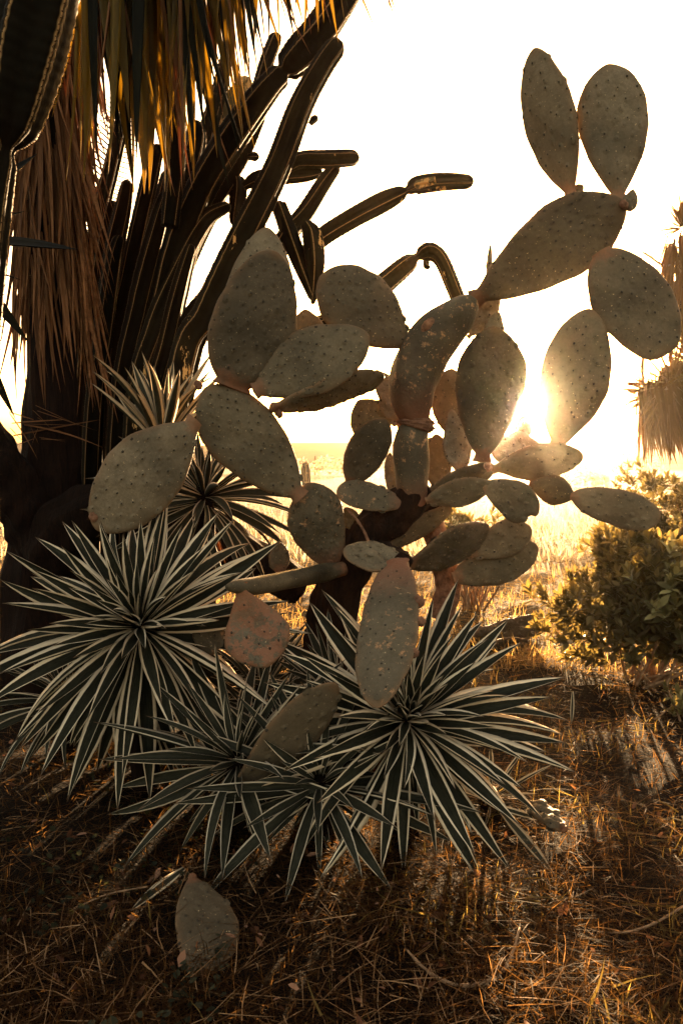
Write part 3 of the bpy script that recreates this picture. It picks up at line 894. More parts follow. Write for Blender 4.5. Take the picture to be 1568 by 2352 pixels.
croot = P(250, 1500, 4.5); croot.z = 0
cereus = tag(empty('columnar_cactus', croot), 'tall clump of dark ribbed columnar cactus fanning up behind the prickly pear', 'cactus')
STEMS = [
    # (points, material, ribs, joints)
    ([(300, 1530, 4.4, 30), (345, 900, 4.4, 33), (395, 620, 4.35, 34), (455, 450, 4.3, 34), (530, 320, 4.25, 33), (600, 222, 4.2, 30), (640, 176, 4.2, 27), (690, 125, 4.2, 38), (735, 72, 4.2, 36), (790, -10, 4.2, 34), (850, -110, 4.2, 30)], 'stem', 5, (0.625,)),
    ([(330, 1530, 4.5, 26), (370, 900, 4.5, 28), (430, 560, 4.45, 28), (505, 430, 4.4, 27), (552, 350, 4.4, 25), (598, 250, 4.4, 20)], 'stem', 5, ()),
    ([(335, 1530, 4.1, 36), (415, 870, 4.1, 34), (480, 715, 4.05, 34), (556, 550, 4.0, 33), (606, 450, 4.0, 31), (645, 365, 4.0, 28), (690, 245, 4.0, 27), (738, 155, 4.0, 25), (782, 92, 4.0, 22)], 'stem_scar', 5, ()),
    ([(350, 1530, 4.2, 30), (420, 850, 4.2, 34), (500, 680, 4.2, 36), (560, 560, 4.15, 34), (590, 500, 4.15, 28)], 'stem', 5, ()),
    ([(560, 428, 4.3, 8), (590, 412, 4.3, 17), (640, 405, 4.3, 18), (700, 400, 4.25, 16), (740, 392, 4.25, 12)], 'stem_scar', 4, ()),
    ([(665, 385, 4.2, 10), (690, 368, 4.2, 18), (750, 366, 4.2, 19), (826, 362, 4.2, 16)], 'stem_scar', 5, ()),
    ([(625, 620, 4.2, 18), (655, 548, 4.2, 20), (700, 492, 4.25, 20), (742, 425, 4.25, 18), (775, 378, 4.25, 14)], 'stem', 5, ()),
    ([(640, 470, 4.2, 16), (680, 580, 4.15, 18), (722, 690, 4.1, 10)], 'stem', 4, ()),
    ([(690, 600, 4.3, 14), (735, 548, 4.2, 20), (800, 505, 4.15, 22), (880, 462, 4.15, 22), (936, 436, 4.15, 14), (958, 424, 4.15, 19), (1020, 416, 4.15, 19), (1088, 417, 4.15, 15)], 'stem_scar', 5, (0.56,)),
    ([(1000, 414, 4.10, 8), (950, 428, 4.12, 10)], 'stem_sunlit', 5, ()),
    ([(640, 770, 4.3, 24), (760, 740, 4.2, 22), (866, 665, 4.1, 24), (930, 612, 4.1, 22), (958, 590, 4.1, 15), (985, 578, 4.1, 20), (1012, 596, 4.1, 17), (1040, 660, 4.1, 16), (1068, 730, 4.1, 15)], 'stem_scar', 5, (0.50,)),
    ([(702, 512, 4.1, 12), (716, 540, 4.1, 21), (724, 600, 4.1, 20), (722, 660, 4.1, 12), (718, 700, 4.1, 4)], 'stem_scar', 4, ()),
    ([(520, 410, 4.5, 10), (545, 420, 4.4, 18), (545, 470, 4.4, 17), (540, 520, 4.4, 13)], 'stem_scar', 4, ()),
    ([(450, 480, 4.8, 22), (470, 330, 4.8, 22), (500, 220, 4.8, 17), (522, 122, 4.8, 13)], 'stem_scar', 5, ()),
    ([(440, 480, 4.9, 22), (480, 330, 4.9, 24), (530, 240, 4.9, 20), (574, 178, 4.9, 14)], 'stem_sunlit', 5, ()),
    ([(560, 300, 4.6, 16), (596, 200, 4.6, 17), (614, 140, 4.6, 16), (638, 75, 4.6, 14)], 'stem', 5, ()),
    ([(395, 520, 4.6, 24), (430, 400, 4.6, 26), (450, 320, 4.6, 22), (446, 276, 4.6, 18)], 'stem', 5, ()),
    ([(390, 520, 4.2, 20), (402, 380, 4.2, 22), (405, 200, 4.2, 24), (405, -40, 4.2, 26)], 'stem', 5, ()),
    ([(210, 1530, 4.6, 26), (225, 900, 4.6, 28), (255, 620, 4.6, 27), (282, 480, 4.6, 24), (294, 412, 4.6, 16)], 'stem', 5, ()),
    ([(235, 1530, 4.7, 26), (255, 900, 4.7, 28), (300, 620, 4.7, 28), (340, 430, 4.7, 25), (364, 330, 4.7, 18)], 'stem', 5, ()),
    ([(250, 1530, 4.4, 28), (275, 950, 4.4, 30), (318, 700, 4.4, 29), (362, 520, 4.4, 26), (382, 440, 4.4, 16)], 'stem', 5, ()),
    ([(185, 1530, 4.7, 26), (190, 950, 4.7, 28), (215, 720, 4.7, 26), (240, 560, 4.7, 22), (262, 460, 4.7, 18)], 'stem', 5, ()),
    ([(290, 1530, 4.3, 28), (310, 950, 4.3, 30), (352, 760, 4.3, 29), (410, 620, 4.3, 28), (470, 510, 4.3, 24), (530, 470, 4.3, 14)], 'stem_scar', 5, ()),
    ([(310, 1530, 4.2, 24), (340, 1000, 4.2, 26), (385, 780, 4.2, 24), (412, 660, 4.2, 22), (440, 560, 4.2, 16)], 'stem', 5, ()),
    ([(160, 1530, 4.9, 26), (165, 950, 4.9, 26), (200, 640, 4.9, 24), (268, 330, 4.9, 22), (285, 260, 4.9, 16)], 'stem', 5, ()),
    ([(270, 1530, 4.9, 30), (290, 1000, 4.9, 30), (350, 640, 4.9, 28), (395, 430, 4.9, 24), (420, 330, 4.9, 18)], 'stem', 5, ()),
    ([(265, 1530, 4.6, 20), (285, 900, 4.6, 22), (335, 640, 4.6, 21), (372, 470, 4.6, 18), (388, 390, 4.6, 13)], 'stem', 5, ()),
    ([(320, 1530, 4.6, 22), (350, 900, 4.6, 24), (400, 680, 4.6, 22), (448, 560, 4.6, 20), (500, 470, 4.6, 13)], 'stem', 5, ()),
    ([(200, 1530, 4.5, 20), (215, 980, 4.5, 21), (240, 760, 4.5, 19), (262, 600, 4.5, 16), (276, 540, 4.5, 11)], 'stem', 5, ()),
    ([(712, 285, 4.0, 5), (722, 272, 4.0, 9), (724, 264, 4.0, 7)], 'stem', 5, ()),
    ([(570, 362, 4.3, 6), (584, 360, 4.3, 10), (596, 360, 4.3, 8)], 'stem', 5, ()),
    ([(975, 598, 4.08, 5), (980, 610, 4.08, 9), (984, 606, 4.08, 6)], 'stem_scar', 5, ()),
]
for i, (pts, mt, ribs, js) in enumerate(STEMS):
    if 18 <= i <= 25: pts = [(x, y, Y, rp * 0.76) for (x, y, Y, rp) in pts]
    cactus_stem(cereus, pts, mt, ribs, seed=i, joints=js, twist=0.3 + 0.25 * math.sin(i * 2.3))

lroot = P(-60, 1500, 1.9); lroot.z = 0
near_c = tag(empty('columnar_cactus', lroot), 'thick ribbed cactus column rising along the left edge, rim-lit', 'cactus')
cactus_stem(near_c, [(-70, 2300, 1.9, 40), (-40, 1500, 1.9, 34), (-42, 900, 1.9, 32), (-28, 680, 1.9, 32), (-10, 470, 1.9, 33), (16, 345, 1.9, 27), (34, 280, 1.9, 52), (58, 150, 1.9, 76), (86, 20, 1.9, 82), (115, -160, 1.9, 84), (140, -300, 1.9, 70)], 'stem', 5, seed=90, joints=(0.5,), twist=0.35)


# ------------------------------------------------------------------ leaves as parts
def leaf_mesh(name, wr, droop, chan, thick=0.012, n=10, side=0.0, prof='agave', twist=0.0):
    """unit-length blade along +Y, face +Z"""
    v = np.linspace(0, 1, n)
    if prof == 'agave':
        w = np.where(v < 0.48, 0.42 + 0.58 * np.sin(np.pi / 2 * v / 0.48), 1 - np.clip((v - 0.48) / 0.52, 0, 1) ** 1.7)
    else:
        w = np.where(v < 0.2, 0.7 + 0.3 * v / 0.2, 1 - np.clip((v - 0.2) / 0.8, 0, 1) ** 1.6)
    w = np.maximum(w, 0.012) * wr * 0.5
    ang = -droop * v ** 1.3
    dy, dz = np.cos(ang), np.sin(ang)
    y = np.concatenate([[0], np.cumsum((dy[1:] + dy[:-1]) / 2)]) / (n - 1)
    z = np.concatenate([[0], np.cumsum((dz[1:] + dz[:-1]) / 2)]) / (n - 1)
    us = np.array([-1, -0.62, -0.3, 0, 0.3, 0.62, 1, 0.5, 0, -0.5])
    low = np.array([0, 0, 0, 0, 0, 0, 0, 1, 1.2, 1])
    x = us[None] * w[:, None] + side * v[:, None] ** 2
    off = chan * w[:, None] * (us[None] ** 2) - low[None] * thick * (w / w.max())[:, None] ** 0.6
    if twist:
        a = (twist * v)[:, None]
        xr, zr = us[None] * w[:, None], off
        x = xr * np.cos(a) - zr * np.sin(a) + side * v[:, None] ** 2
        off = xr * np.sin(a) + zr * np.cos(a)
    V = np.stack([x, y[:, None] - off * np.sin(ang)[:, None] * 1.0 + 0 * x, z[:, None] + off * np.cos(ang)[:, None]], -1).reshape(-1, 3)
    q = ring_quads(n, 10)[:, ::-1]
    u = np.tile(np.abs(us), n)
    tv = np.repeat(v, 10)
    caps = [(0, 1, 9), (1, 2, 8), (1, 8, 9), (2, 3, 8), (3, 4, 8), (4, 5, 7), (4, 7, 8), (5, 6, 7)]
    return make_mesh(name, V, q, caps, True, {'u': u, 'tv': tv})


def leaf_matrix(pos, d, up, L, wscale=1.0, roll=0.0):
    d = Vector(d).normalized()
    n = Vector(up) - d * Vector(up).dot(d)
    if n.length < 1e-4: n = d.orthogonal()
    n.normalize()
    if roll: n = Matrix.Rotation(roll, 3, d) @ n
    s = d.cross(n)
    return frame_cols(s * L * wscale, d * L, n * L, pos)


AG = {}
for key, mt in (('agave', 'agave'), ('thin', 'agave_thin'), ('back', 'agave_back')):
    wr = {'agave': 0.098, 'thin': 0.098, 'back': 0.080}[key]
    AG[key] = []
    for k, (dr, ch, sd_, tw) in enumerate(((0.10, 0.75, 0.0, 0.0), (0.40, 0.60, 0.04, 0.25), (0.75, 0.55, -0.04, -0.25), (0.2, 0.9, -0.03, 0.45), (0.55, 0.5, 0.05, -0.45), (-0.15, 0.9, 0.0, 0.15))):
        me = leaf_mesh('leaf', wr * random.uniform(0.9, 1.1), dr, ch, 0.010, 11, sd_, 'agave', tw)
        me.materials.append(M[mt])
        AG[key].append(me)


def strip_set(mat, n=6, wr=0.05):
    out = []
    for k in range(n):
        me = leaf_mesh('hanging_leaf', wr * random.uniform(0.7, 1.2), random.uniform(-0.15, 0.3), random.uniform(0.1, 0.6), 0.006, 8, random.uniform(-0.04, 0.04), 'strap', random.uniform(-1.0, 1.0))
        me.materials.append(M[mat])
        out.append(me)
    return out


M['dead_gold'] = blade_material('dead_leaf_gold', (0.035, 0.017, 0.006), (0.11, 0.055, 0.017), 0.6, 0.25, (0.45, 0.21, 0.045))
GOLD = strip_set('dead_gold', 6, 0.05)
DEAD, STRAW, SPIKY = strip_set('dead', 8, 0.048), strip_set('straw_leaf', 8, 0.092), strip_set('spiky', 6, 0.045)
DARKL = strip_set('dark_leaf', 4, 0.07)


def rosette(name, centre, axis, L, n, kind, label, category='agave', group=None, e0=84, e1=-40, seed=1, stem=True, sheath=0.035, filt=None, wide=1.0):
    r = random.Random(seed)
    base = Vector((centre.x, centre.y, float(gz(centre.x, centre.y)))) if stem else centre
    e = tag(empty(name, base), label, category, group)
    axis = Vector(axis).normalized()
    a1 = axis.orthogonal().normalized()
    a2 = axis.cross(a1)
    if stem:
        top = centre
        pts = np.array([[base.x + (-axis.x) * 0.05, base.y - axis.y * 0.05, base.z - 0.03], list((base * 0.5 + top * 0.5) - axis * 0.03), list(top - axis * 0.02), list(top + axis * 0.02)])
        c = catmull(np.c_[pts, [0.05, 0.045, 0.04, 0.012]], 20)
        link('stem', tube_mesh('stem', c[:, :3], c[:, 3], barkish(2, 16)), M['fibre'], e)
    for i in range(n):
        f = (i + 0.5) / n
        el = math.radians(e0 + (e1 - e0) * f ** 0.85 + r.gauss(0, 4))
        az = i * 2.39996 + r.gauss(0, 0.10)
        rad = a1 * math.cos(az) + a2 * math.sin(az)
        d = axis * math.sin(el) + rad * math.cos(el)
        if filt and not filt(d): continue
        ll = L * (0.34 + 0.66 * min(1, f * 2.4)) * r.uniform(0.86, 1.08)
        up = axis if math.degrees(el) < 80 else -rad
        var = AG[kind][r.choice((0, 1, 3, 5) if f < 0.4 else (0, 1, 2, 3, 4))]
        pos = centre + d * sheath - axis * (0.05 * f)
        # keep the hanging tips off the soil
        tip = pos + d * ll
        if tip.z < 0.03: ll *= max(0.45, (pos.z - 0.03) / max(0.02, pos.z - tip.z))
        o = link('leaf', var, None, e, leaf_matrix(pos, d, up, ll, wide * r.uniform(0.85, 1.12) * (1.6 - 0.6 * min(1, f * 5)), r.gauss(0, 0.35)))
    for i in range(14 if stem and n > 35 else 0):
        az = r.uniform(0, 6.283); rad = a1 * math.cos(az) + a2 * math.sin(az)
        d = rad * 0.55 - axis * 0.5 + Vector((0, 0, -0.8))
        ll = L * r.uniform(0.5, 0.9)
        ll = min(ll, max(0.08, (centre.z - 0.08) / max(0.1, -d.normalized().z)))
        link('dead_leaf', r.choice(DEAD), None, e, leaf_matrix(centre - axis * 0.07, d, rad, ll, r.uniform(0.9, 1.6), r.gauss(0, 0.6)))
    return e


def ax(tow, side=0.0):
    """axis leaning towards the camera by tow degrees"""
    a = math.radians(tow)
    return Vector((side, -math.sin(a), math.cos(a)))


GRP = 'striped rosettes'
rosette('striped_agave', P(322, 1438, 2.78), ax(50, 0.02), 0.56, 156, 'agave', 'largest cream-edged striped rosette, at left below the drooping oval pad', group=GRP, seed=3, e1=-62)
rosette('striped_agave', P(935, 1655, 2.52), ax(46, 0.10), 0.50, 156, 'agave', 'wide striped rosette under the long scarred drooping pad', group=GRP, seed=8, e1=-58)
rosette('striped_agave', P(735, 1800, 2.42), ax(40, 0.0), 0.45, 66, 'thin', 'thin-edged striped rosette at the foot of the slanting slender pad', group=GRP, seed=13, e0=70, e1=-42)
rosette('striped_agave', P(545, 1745, 2.52), ax(36, -0.10), 0.44, 60, 'thin', 'narrow-leaved sparse rosette left of the slanting slender pad', group=GRP, seed=17, e0=80, e1=-30)
rosette('striped_agave', P(470, 1135, 3.5), ax(28, 0.1), 0.46, 70, 'thin', 'striped rosette half hidden behind the lower left pads', group=GRP, seed=21, e1=-40)
rosette('striped_agave', P(372, 1010, 3.75), ax(4, 0.05), 0.46, 34, 'back', 'pale upright striped rosette before the columnar cactus stems', group=GRP, seed=25, e0=88, e1=38, wide=1.5)
rosette('striped_agave', P(640, 1690, 2.85), ax(30, 0.0), 0.34, 38, 'thin', 'dim striped rosette between the scabby hanging pad and slanting pad', group=GRP, seed=29, e0=80, e1=-10)
rosette('striped_agave', P(1130, 1830, 2.75), ax(20, 0.2), 0.30, 26, 'back', 'small pale rosette low at the right behind the wide rosette', group=GRP, seed=33, e0=60, e1=-20)
rosette('striped_agave', P(600, 1590, 3.25), ax(20, 0.0), 0.40, 44, 'thin', 'shaded rosette behind the pear-shaped scabby pad', group=GRP, seed=41, e0=80, e1=-30)
rosette('striped_agave', P(775, 1600, 2.95), ax(25, 0.0), 0.38, 44, 'thin', 'shaded rosette left of the long scarred drooping pad', group=GRP, seed=45, e0=80, e1=-30)

rosette('striped_agave', P(150, 1600, 3.15), ax(15, 0.0), 0.36, 44, 'thin', 'added rosette below the left leaves of the largest rosette, blocking low sun', group=GRP, seed=49, e0=70, e1=-30)  # this and the next rosette added to stop sun streaks on the ground
rosette('striped_agave', P(330, 1610, 3.25), ax(10, 0.0), 0.36, 44, 'thin', 'added rosette straight below the largest rosette, blocking low sun', group=GRP, seed=53, e0=70, e1=-30)
rosette('striped_agave', P(600, 1545, 3.7), ax(5, 0.0), 0.34, 40, 'thin', 'added low rosette at the prickly pear trunk foot, blocking low sun', group=GRP, seed=57, e0=62, e1=-4)  # this and the next added low down to block streaks of low sun
rosette('striped_agave', P(505, 1545, 3.65), ax(5, 0.0), 0.34, 40, 'thin', 'added low rosette behind the small dark lodged pad, blocking low sun', group=GRP, seed=61, e0=62, e1=-4)

# dark blades reaching in from the left edge
e = tag(empty('dark_agave', P(-90, 640, 2.2)), 'dark pointed agave blades reaching in from the left edge', 'agave')
DK = leaf_mesh('leaf', 0.16, 0.05, 0.25, 0.012, 10)
DK.materials.append(M['dark_leaf'])
e.location.z = 0.0
ORIGIN[e.name] = Matrix.Translation(Vector((e.location.x, e.location.y, 0)))
hub = P(-150, 600, 2.2)
link('stem', tube_mesh('stem', np.linspace([hub.x, hub.y, -0.02], [hub.x, hub.y, hub.z + 0.03], 24), np.full(24, 0.05), barkish(4, 16)), M['fibre'], e)
for (x0, y0, x1, y1, Y1, ws) in ((-120, 548, 178, 566, 2.15, 1.25), (-130, 560, 70, 785, 2.2, 0.9), (-130, 590, 52, 640, 2.35, 0.6), (-130, 540, 60, 480, 2.3, 0.5), (-140, 640, 40, 960, 2.3, 0.7), (-120, 520, 85, 345, 2.5, 0.6)):
    a, b = P(x0, y0, 2.2), P(x1, y1, Y1)
    link('leaf', DK, None, e, leaf_matrix(a, b - a, (0.1, -0.5, 0.85), (b - a).length, ws))


# ------------------------------------------------------------------ yucca trees with hanging leaves
def join_leaves(name, items, mat, parent):
    """items: (mesh, matrix) -> one mesh of many leaves"""
    Vs, Qs, Ts, Us, TVs, o = [], [], [], [], [], 0
    cache = {}
    for me, m in items:
        if me.name not in cache:
            n = len(me.vertices)
            co = np.empty(n * 3, np.float32); me.vertices.foreach_get('co', co)
            qs = np.array([list(p.vertices) for p in me.polygons if len(p.vertices) == 4])
            ts = np.array([list(p.vertices) for p in me.polygons if len(p.vertices) == 3])
            cache[me.name] = (co.reshape(-1, 3), qs, ts)
        co, qs, ts = cache[me.name]
        mm = np.array(m)
        Vs.append(co @ mm[:3, :3].T + mm[:3, 3]); Qs.append(qs + o); Ts.append(ts + o)
        o += len(co)
    ob = link(name, make_mesh(name, np.concatenate(Vs), np.concatenate(Qs), np.concatenate(Ts)), M[mat], parent)
    ob['kind'] = 'stuff'
    return ob


ytree_root = P(125, 1500, 4.1); ytree_root.z = 0
yucca = tag(empty('yucca_tree', ytree_root), 'shaggy yucca tree at left with long brown and golden hanging leaves', 'tree')
path_part(yucca, 'trunk', [(110, 1570, 4.1, 120), (115, 1400, 4.1, 105), (118, 1230, 4.1, 84), (120, 1120, 4.1, 66), (120, 1000, 4.1, 60), (120, 800, 4.1, 55), (118, 400, 4.1, 52), (115, 0, 4.1, 48), (110, -350, 4.1, 42)], 'fibre', barkish(5, 30), 90)
path_part(yucca, 'root', [(-60, 960, 3.9, 40), (0, 1060, 3.9, 52), (50, 1150, 3.95, 62), (100, 1240, 4.0, 60), (140, 1330, 4.05, 40)], 'fibre', barkish(6, 26), 50)
path_part(yucca, 'root', [(110, 1290, 3.95, 60), (170, 1200, 3.9, 70), (250, 1165, 3.85, 62), (350, 1170, 3.9, 58), (450, 1210, 4.0, 56), (560, 1275, 4.1, 52), (690, 1350, 4.2, 40)], 'fibre', barkish(7, 26), 60)
path_part(yucca, 'branch', [(112, 60, 4.1, 42), (150, -120, 3.9, 40), (260, -210, 3.5, 40), (430, -240, 3.3, 38), (640, -240, 3.25, 34), (860, -250, 3.25, 26)], 'fibre', barkish(8, 20), 50)
r = random.Random(5)
items = []
for i in range(560):
    y0 = r.uniform(-260, 620) if r.random() < .8 else r.uniform(300, 640)
    c = P(118, y0, 4.1)
    az = r.uniform(0, 6.283)
    out = Vector((math.cos(az), math.sin(az), 0))
    rr = 0.10 + 0.07 * r.random()
    d = Vector((0, 0, -1)) + out * r.uniform(0.02, 0.20) + Vector((r.gauss(0, .05), r.gauss(0, .05), 0)) + Vector((0.05, 0, 0))
    L = r.uniform(0.42, 0.78)
    items.append((out.y, r.choice(DEAD), leaf_matrix(c + out * rr, d, out, L, r.uniform(0.6, 1.2), r.gauss(0, 0.8))))
items.sort(key=lambda k: k[0])
for k in items[:220]: link('dead_leaf', k[1], None, yucca, k[2])
join_leaves('dead_leaf_skirt', [(k[1], k[2]) for k in items[220:]], 'dead', yucca)
for i in range(185):
    xb = r.choice((r.uniform(170, 420), r.uniform(200, 560), r.uniform(380, 640))) if r.random() < .93 else r.uniform(640, 850)
    yb = r.uniform(-260, -90) if xb < 640 else r.uniform(-290, -230)
    Yb = 3.55 - 0.25 * min(1, (xb - 170) / 300) + r.gauss(0, .13)
    c = P(xb, yb, Yb)
    reach = np.interp(xb, [170, 300, 430, 520, 600, 700, 850], [480, 500, 430, 240, 150, 150, 60]) * r.uniform(0.45, 1.0) - yb * 0.9
    L = reach * PXM(c)
    d = Vector((r.gauss(0.06 + 0.10 * (xb - 350) / 300, .10), r.gauss(-.02, .10), -1))
    mt = STRAW if r.random() < .66 else (DEAD if r.random() < .6 else DARKL)
    out = Vector((r.gauss(0, 1), -0.6 + r.gauss(0, .6), 0.1))
    link('hanging_leaf', r.choice(mt), None, yucca, leaf_matrix(c, d, out, L, r.uniform(0.45, 1.0), r.gauss(0, .45)))

# thin dead leaf stalks by the trunk
for i in range(16):
    a = P(60 + r.uniform(-40, 60), r.uniform(930, 1010), 3.95); b = P(r.uniform(-20, 240), r.uniform(960, 1060), 3.9 + r.gauss(0, .1))
    link('dead_leaf', r.choice(DEAD), None, yucca, leaf_matrix(a, b - a, (0, -0.4, 1), (b - a).length, 0.35, r.gauss(0, .5)))

# right-hand yucca, further off
rroot = P(1640, 1400, 8.5); rroot.z = 0
ry = tag(empty('yucca_tree', rroot), 'shaggy golden yucca with spiky heads at the right edge', 'tree')
path_part(ry, 'trunk', [(1650, 1330, 8.5, 40), (1645, 1100, 8.5, 34), (1620, 850, 8.5, 32), (1590, 700, 8.5, 28), (1580, 540, 8.5, 22)], 'fibre', barkish(9, 18), 50)
path_part(ry, 'branch', [(1640, 1060, 8.5, 26), (1600, 980, 8.4, 26), (1545, 930, 8.35, 22)], 'fibre', barkish(9, 16), 20)


def head(parent, c, axis, n, L, e0, e1, seed, meshes, nm='spiky_leaf', dens=1.0):
    r = random.Random(seed)
    axis = Vector(axis).normalized(); a1 = axis.orthogonal().normalized(); a2 = axis.cross(a1)
    for i in range(n):
        el = math.radians(r.uniform(e1, e0)); az = r.uniform(0, 6.283)
        d = axis * math.sin(el) + (a1 * math.cos(az) + a2 * math.sin(az)) * math.cos(el)
        link(nm, r.choice(meshes), None, parent, leaf_matrix(c + d * 0.03, d, axis, L * r.uniform(.75, 1.1), r.uniform(.7, 1.2), r.gauss(0, .4)))


head(ry, P(1566, 525, 8.5), (-0.15, 0, 1), 90, 0.36, 90, -20, 41, SPIKY)
for k, yy in enumerate((585, 640, 700, 760)):
    head(ry, P(1572, yy, 8.5), (-0.1, 0, 1), 40, 0.34, 35, -65, 46 + k, SPIKY)
head(ry, P(1502, 900, 8.3), (-0.9, -0.3, 0.25), 90, 0.38, 90, -40, 42, SPIKY)
head(ry, P(1540, 880, 8.3), (-0.4, -0.6, -0.6), 130, 0.60, 85, -10, 45, SPIKY)
head(ry, P(1490, 585, 8.6), (-0.6, 0, 0.5), 24, 0.13, 90, -60, 43, SPIKY)
head(ry, P(1585, 830, 8.4), (-0.4, 0, 0.5), 60, 0.42, 80, -30, 44, SPIKY)
r = random.Random(6)
items = []
for i in range(800):
    k = r.random()
    if k < .30:
        s = r.random(); c = P(1563 + 14 * s, 540 + 200 * s, 8.5); L = r.uniform(.35, .6); rr = .10 + .06 * r.random()
    else:
        s = r.random(); c = P(1496 + 100 * s, 900 - 110 * s * r.random(), 8.35 + r.gauss(0, .12)); L = r.uniform(.45, .85); rr = .06 + .12 * r.random()
    az = r.uniform(0, 6.283); out = Vector((math.cos(az), math.sin(az), 0))
    d = Vector((0.05 if k < .30 else 0.28, 0, -1)) + out * (r.uniform(.02, .35) if k < .30 else r.uniform(.05, .42)) + Vector((r.gauss(0, .05), r.gauss(0, .05), 0))
    items.append((out.y, r.choice(GOLD), leaf_matrix(c + out * rr, d, out, L, r.uniform(.9, 1.6), r.gauss(0, .7))))
items.sort(key=lambda k: k[0])
for k in items[:200]: link('dead_leaf', k[1], None, ry, k[2])
join_leaves('dead_leaf_skirt', [(k[1], k[2]) for k in items[200:]], 'dead_gold', ry)
path_part(ry, 'flower_stalk', [(1560, 600, 8.5, 3), (1525, 610, 8.5, 2.5), (1490, 588, 8.6, 2.5), (1475, 580, 8.6, 1.5)], 'twig', n=20)
path_part(ry, 'dead_strand', [(1478, 800, 8.2, 4), (1474, 850, 8.2, 3.5), (1482, 910, 8.2, 1.5)], 'dead', n=20)

# feather palm showing through the gap behind the columns
proot = P(190, 1300, 7.5); proot.z = 0
palm = tag(empty('palm_tree', proot), 'feather-leaved palm glimpsed between hanging skirt and column stems', 'palm')
path_part(palm, 'trunk', [(60, 1330, 7.5, 22), (70, 1100, 7.5, 18), (90, 900, 7.5, 16), (110, 800, 7.5, 14)], 'fibre', barkish(10, 14), 30)
LF = leaf_mesh('leaflet', 0.05, 0.1, 0.4, 0.006, 7, 0, 'strap')
LF.materials.append(M['dark_leaf'])
fr = [(110, 800, 7.5, 6), (150, 640, 7.4, 5), (190, 520, 7.3, 4), (228, 420, 7.2, 3), (275, 300, 7.1, 2), (310, 200, 7.0, 1)]
path_part(palm, 'frond_rib', fr, 'dead', n=40)
rows = catmull([list(P(a, b, c)) for a, b, c, _ in fr], 60)
for i in range(6, 60):
    tdir = Vector(rows[min(i + 1, 59)] - rows[max(i - 1, 0)]).normalized()
    for sx in (-1, 1):
        sidev = tdir.cross(Vector((0, -1, 0))).normalized() * sx
        d = sidev + tdir * 0.45 + Vector((0, 0, -0.25))
        link('leaflet', LF, None, palm, leaf_matrix(Vector(rows[i]), d, (0, -1, 0.2), 0.42 * (1 - 0.5 * i / 60), 1.1))


# ------------------------------------------------------------------ leafy shrubs
def shrub_leaf():
    v = [(0, 0, 0), (-.21, .32, .06), (0, .30, -.01), (.21, .32, .06), (-.23, .60, .07), (0, .60, -.02), (.23, .60, .07), (-.12, .84, .03), (0, .85, -.05), (.12, .84, .03), (0, 1, -.10)]
    q = [(1, 2, 5, 4), (2, 3, 6, 5), (4, 5, 8, 7), (5, 6, 9, 8)]
    tr = [(0, 2, 1), (0, 3, 2), (7, 8, 10), (8, 9, 10)]
    return np.array(v, float), np.array(q), np.array(tr)


SLV, SLQ, SLT = shrub_leaf()
SLM = make_mesh('leaf', SLV, SLQ, SLT, True)
SLM.materials.append(M['shrub_leaf'])


def shrub(name, centre, rx, ry_, rz, nclump, leafL, label, seed, singles=300, group=None):
    r = random.Random(seed)
    base = Vector((centre.x, centre.y, 0))
    e = tag(empty(name, base), label, 'shrub', group)
    mats = []
    tips = []
    for i in range(nclump):
        for _ in range(50):
            p = Vector((r.uniform(-1, 1), r.uniform(-1, 1), r.uniform(-1, 1)))
            if 0.30 < p.length < 1: break
        k = 0.75 + 0.25 * math.sin(5 * p.x + 3 * p.z + seed) + 0.12 * math.sin(11 * p.z - 7 * p.x)
        c = centre + Vector((p.x * rx * k, p.y * ry_ * k, p.z * rz * k))
        if c.z < 0.04: c.z = 0.04 + r.random() * 0.1
        tips.append(c)
        out = (c - (centre - Vector((0, 0, rz * 0.7)))).normalized() + Vector((r.gauss(0, .35), r.gauss(0, .35), .35))
        out.normalize()
        a1 = out.orthogonal().normalized(); a2 = out.cross(a1)
        n = r.randint(6, 10)
        for j in range(n):
            az = j * 2.4 + r.gauss(0, .2); el = math.radians(75 - 70 * j / n + r.gauss(0, 8))
            d = out * math.sin(el) + (a1 * math.cos(az) + a2 * math.sin(az)) * math.cos(el)
            mats.append((c.y, leaf_matrix(c - out * 0.02 * j / n * 3, d, out, leafL * r.uniform(.6, 1.1), r.uniform(.75, 1.0), r.gauss(0, .3))))
    mats.sort(key=lambda t: t[0])
    step = 1
    for _, m in mats[:singles]: link('leaf', SLM, None, e, m)
    rest = mats[singles:]
    if rest:
        A = np.array([np.array(m) for _, m in rest])
        V = np.einsum('nij,kj->nki', A[:, :3, :3], SLV) + A[:, None, :3, 3]
        k = len(SLV); off = (np.arange(len(rest)) * k)[:, None, None]
        q = (SLQ[None] + off).reshape(-1, 4); tr = (SLT[None] + off).reshape(-1, 3)
        rn = np.repeat(np.random.default_rng(seed).random(len(rest)), k)
        o = link('foliage', make_mesh('foliage', V.reshape(-1, 3), q, tr, True, {'rnd': rn}), M['shrub_mass'], e)
        o['kind'] = 'stuff'
    for i in range(26):
        tpt = r.choice(tips)
        b0 = base + Vector((r.gauss(0, .06), r.gauss(0, .06), -0.02))
        mid = b0 * 0.45 + tpt * 0.55 + Vector((r.gauss(0, .05), r.gauss(0, .05), -0.05))
        c = catmull([(*b0, .010), (*mid, .006), (*tpt, .002)], 14)
        link('twig', tube_mesh('twig', c[:, :3], c[:, 3], {'seg': 5, 'fn': lambda p, v: 1 + 0 * p + 0 * v}), M['twig'], e)
    return e


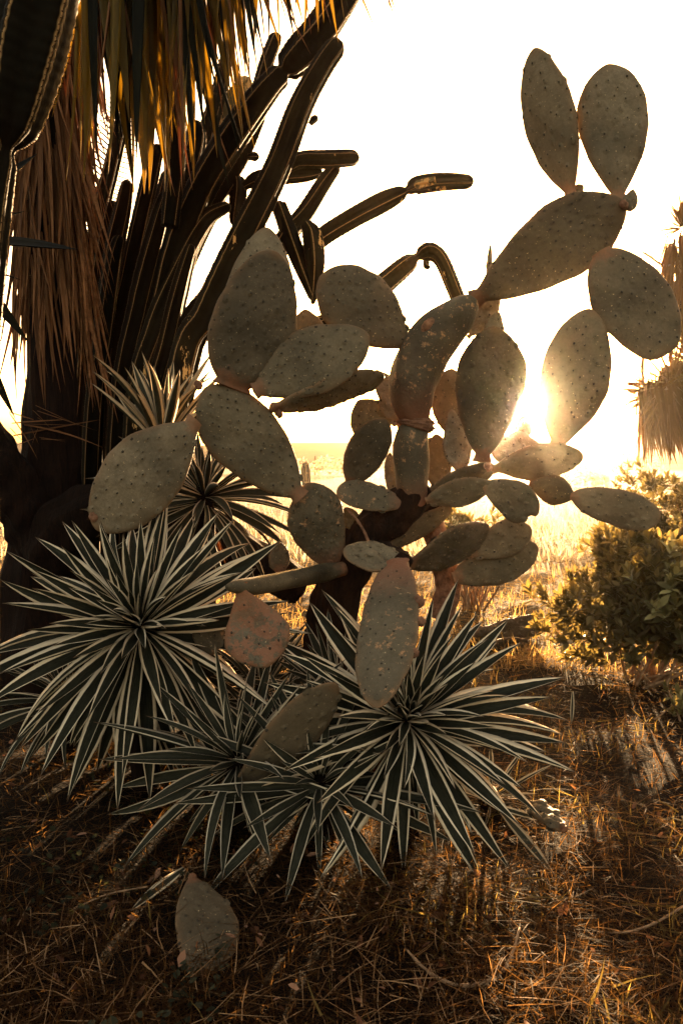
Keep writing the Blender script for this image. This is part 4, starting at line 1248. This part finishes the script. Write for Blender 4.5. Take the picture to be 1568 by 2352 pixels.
SG = 'leafy shrubs'
shrub('leafy_shrub', P(1495, 1370, 4.2), 0.64, 0.50, 0.47, 1000, 0.080, 'glossy small-leaved shrub under the blunt pad at the right', 51, group=SG)
shrub('leafy_shrub', P(1560, 1190, 6.6), 0.85, 0.7, 0.55, 560, 0.08, 'sun-bleached bright shrub behind the glossy one', 52, 200, group=SG)
shrub('leafy_shrub', P(1085, 1235, 6.2), 0.32, 0.3, 0.30, 170, 0.075, 'dark low shrub seen below the glowing pads', 53, 120, group=SG)
shrub('leafy_shrub', P(1580, 1640, 3.6), 0.14, 0.14, 0.12, 30, 0.05, 'little sprig of leaves at the right edge below the shrubs', 54, 300, group=SG)

# far scrub on the field
for i, (x, Y, w, h) in enumerate(((760, 48, 3.2, 1.1), (660, 60, 4.0, 1.2), (1330, 30, 2.4, 0.9), (1450, 45, 4.0, 1.4), (60, 30, 2.4, 0.9), (25, 22, 1.6, 0.7))):
    p = P(x, 1045, Y)
    rr = np.random.default_rng(60 + i)
    n = 700
    a = rr.normal(0, 1, (n, 3)); a /= np.linalg.norm(a, axis=1)[:, None]; a *= rr.uniform(.5, 1, n)[:, None]
    X, Yv = p.x + a[:, 0] * w / 2, Y + a[:, 1] * w / 2
    V, q, tr, col = flat_leaves(n, X, Yv, (0.12, 0.3), 70 + i, 0.8, (0, 0.01), 0.6)
    V = V.reshape(n, 8, 3); V[:, :, 2] += (np.abs(a[:, 2]) * h)[:, None]
    e = tag(empty('field_bush', (p.x, Y, 0)), ('wide pale bush far out on the field left of the centre pad' if i == 0 else ['', 'far dry bush behind the lower left pads', 'hazy bush in the glare by the hill foot', 'broad hazy bush beneath the right yucca', 'dry bush seen past the left trunk', 'small dry bush at the left edge beyond the trunk'][i]), 'bush', 'bushes on the field')
    o = link('foliage', make_mesh('foliage', V.reshape(-1, 3), q, tr, True, {'rnd': col}), M['field'], e)
    o['kind'] = 'stuff'

# small columnar cactus and post out in the field
p = P(703, 1110, 33); p.z = 0
e = tag(empty('small_cactus', p), 'single stubby cactus standing far out in the golden field', 'cactus')
cactus_stem(e, [(703, 1114, 33, 9), (702, 1090, 33, 10), (702, 1075, 33, 9), (703, 1060, 33, 6)], 'stem_scar', 7, seed=77)
p = P(723, 1088, 50); p.z = 0
c = np.linspace([p.x, p.y, -0.1], [p.x + 0.02, p.y, 1.15], 8)
tag(link('fence_post', tube_mesh('fence_post', c, np.array([.06, .058, .056, .055, .055, .054, .052, .03]), {'seg': 8, 'fn': lambda p, v: 1 + 0.05 * np.sin(3 * p + 7 * v)}), M['post']), 'thin dark wooden post standing in the field', 'post')


# ------------------------------------------------------------------ small things on the ground
def ground_point(x, y, lift=0.02):
    d = ray(x, y)
    p = CAMV + d * (CAM_H / -d.z)
    p.z = float(gz(p.x, p.y)) + lift
    return p


def twig_thing(name, pts, rad, mat, label, category, n=40):
    rows = [(*ground_point(x, y, l), rad * k) for (x, y, l, k) in pts]
    c = catmull(rows, n)
    o = link(name, tube_mesh(name, c[:, :3], np.maximum(c[:, 3], .0006), {'seg': 7, 'fn': lambda p, v: 1 + .12 * np.sin(2 * p + 31 * v) + .1 * np.sin(53 * v)}), M[mat])
    return tag(o, label, category)


twig_thing('vine_stem', [(930, 2200, .02, .6), (960, 2235, .03, .9), (1005, 2265, .03, 1), (1070, 2278, .025, 1), (1140, 2262, .03, 1), (1172, 2225, .04, .9), (1192, 2180, .07, .5)], .0042, 'twig', 'long curved dry vine stem arching over the grass in front', 'twig')
twig_thing('dry_twig', [(1395, 2130, .03, .5), (1450, 2125, .03, .9), (1510, 2105, .03, 1), (1600, 2060, .03, .8)], .0035, 'twig', 'dry twig lying towards the lower right edge', 'twig')
twig_thing('dry_twig', [(1280, 1400, .10, .5), (1330, 1450, .05, .9), (1380, 1500, .04, 1)], .006, 'bark', 'dark twig leaning beside the glossy shrub', 'twig')
twig_thing('straw_stalk', [(170, 2105, .03, .8), (250, 2085, .04, 1), (340, 2068, .04, .8)], .0025, 'twig', 'thin straw stalk lying left of the lone fallen pad', 'twig')
me = leaf_mesh('fallen_leaf', 0.13, 0.1, 0.2, 0.010, 9); me.materials.append(M['agave_back'])
a, b = ground_point(424, 2018, .05), ground_point(300, 2122, .03)
tag(link('fallen_leaf', me, None, None, leaf_matrix(a, b - a, (0, -0.6, 0.8), (b - a).length, 1.0)), 'pale fallen striped leaf beside the lone green pad', 'leaf')
for (x0, y0, x1, y1, lab) in ((1150, 1900, 1275, 2000, 'pale withered leaf trailing right of the wide rosette'), (1125, 1880, 1262, 1888, 'grey-green leaf lying flat right of the wide rosette'), (1325, 1600, 1312, 1665, 'pale leaf blade standing in the sunlit grass')):
    a, b = ground_point(x0, y0, .09), ground_point(x1, y1, .02)
    if 'standing' in lab: a = b + Vector((0.01, 0.03, 0.15))
    tag(link('fallen_leaf', me, None, None, leaf_matrix(a, b - a, (0, -0.6, 0.8), (b - a).length, 0.9)), lab, 'leaf')


# ------------------------------------------------------------------ haze
HZ = 12.0
hv = np.array([(x, y, z) for x in (-950, 950) for y in (-70, 1560) for z in (-1.7, HZ)], float)
hq = [(0, 1, 3, 2), (4, 6, 7, 5), (0, 4, 5, 1), (2, 3, 7, 6), (0, 2, 6, 4), (1, 5, 7, 3)]
hm = bpy.data.materials.new('haze_air')
hm.use_nodes = True
for nd in list(hm.node_tree.nodes):
    if nd.type == 'BSDF_PRINCIPLED': hm.node_tree.nodes.remove(nd)
pv = hm.node_tree.nodes.new('ShaderNodeVolumePrincipled')
pv.inputs['Color'].default_value = (1.0, 0.90, 0.78, 1)
pv.inputs['Density'].default_value = 0.0006
pv.inputs['Anisotropy'].default_value = 0.972
hm.node_tree.links.new(pv.outputs[0], hm.node_tree.nodes['Material Output'].inputs['Volume'])
tag(link('haze', make_mesh('haze', hv, hq, None, False), hm), 'warm hazy evening air glowing around the low sun', 'haze', kind='stuff')
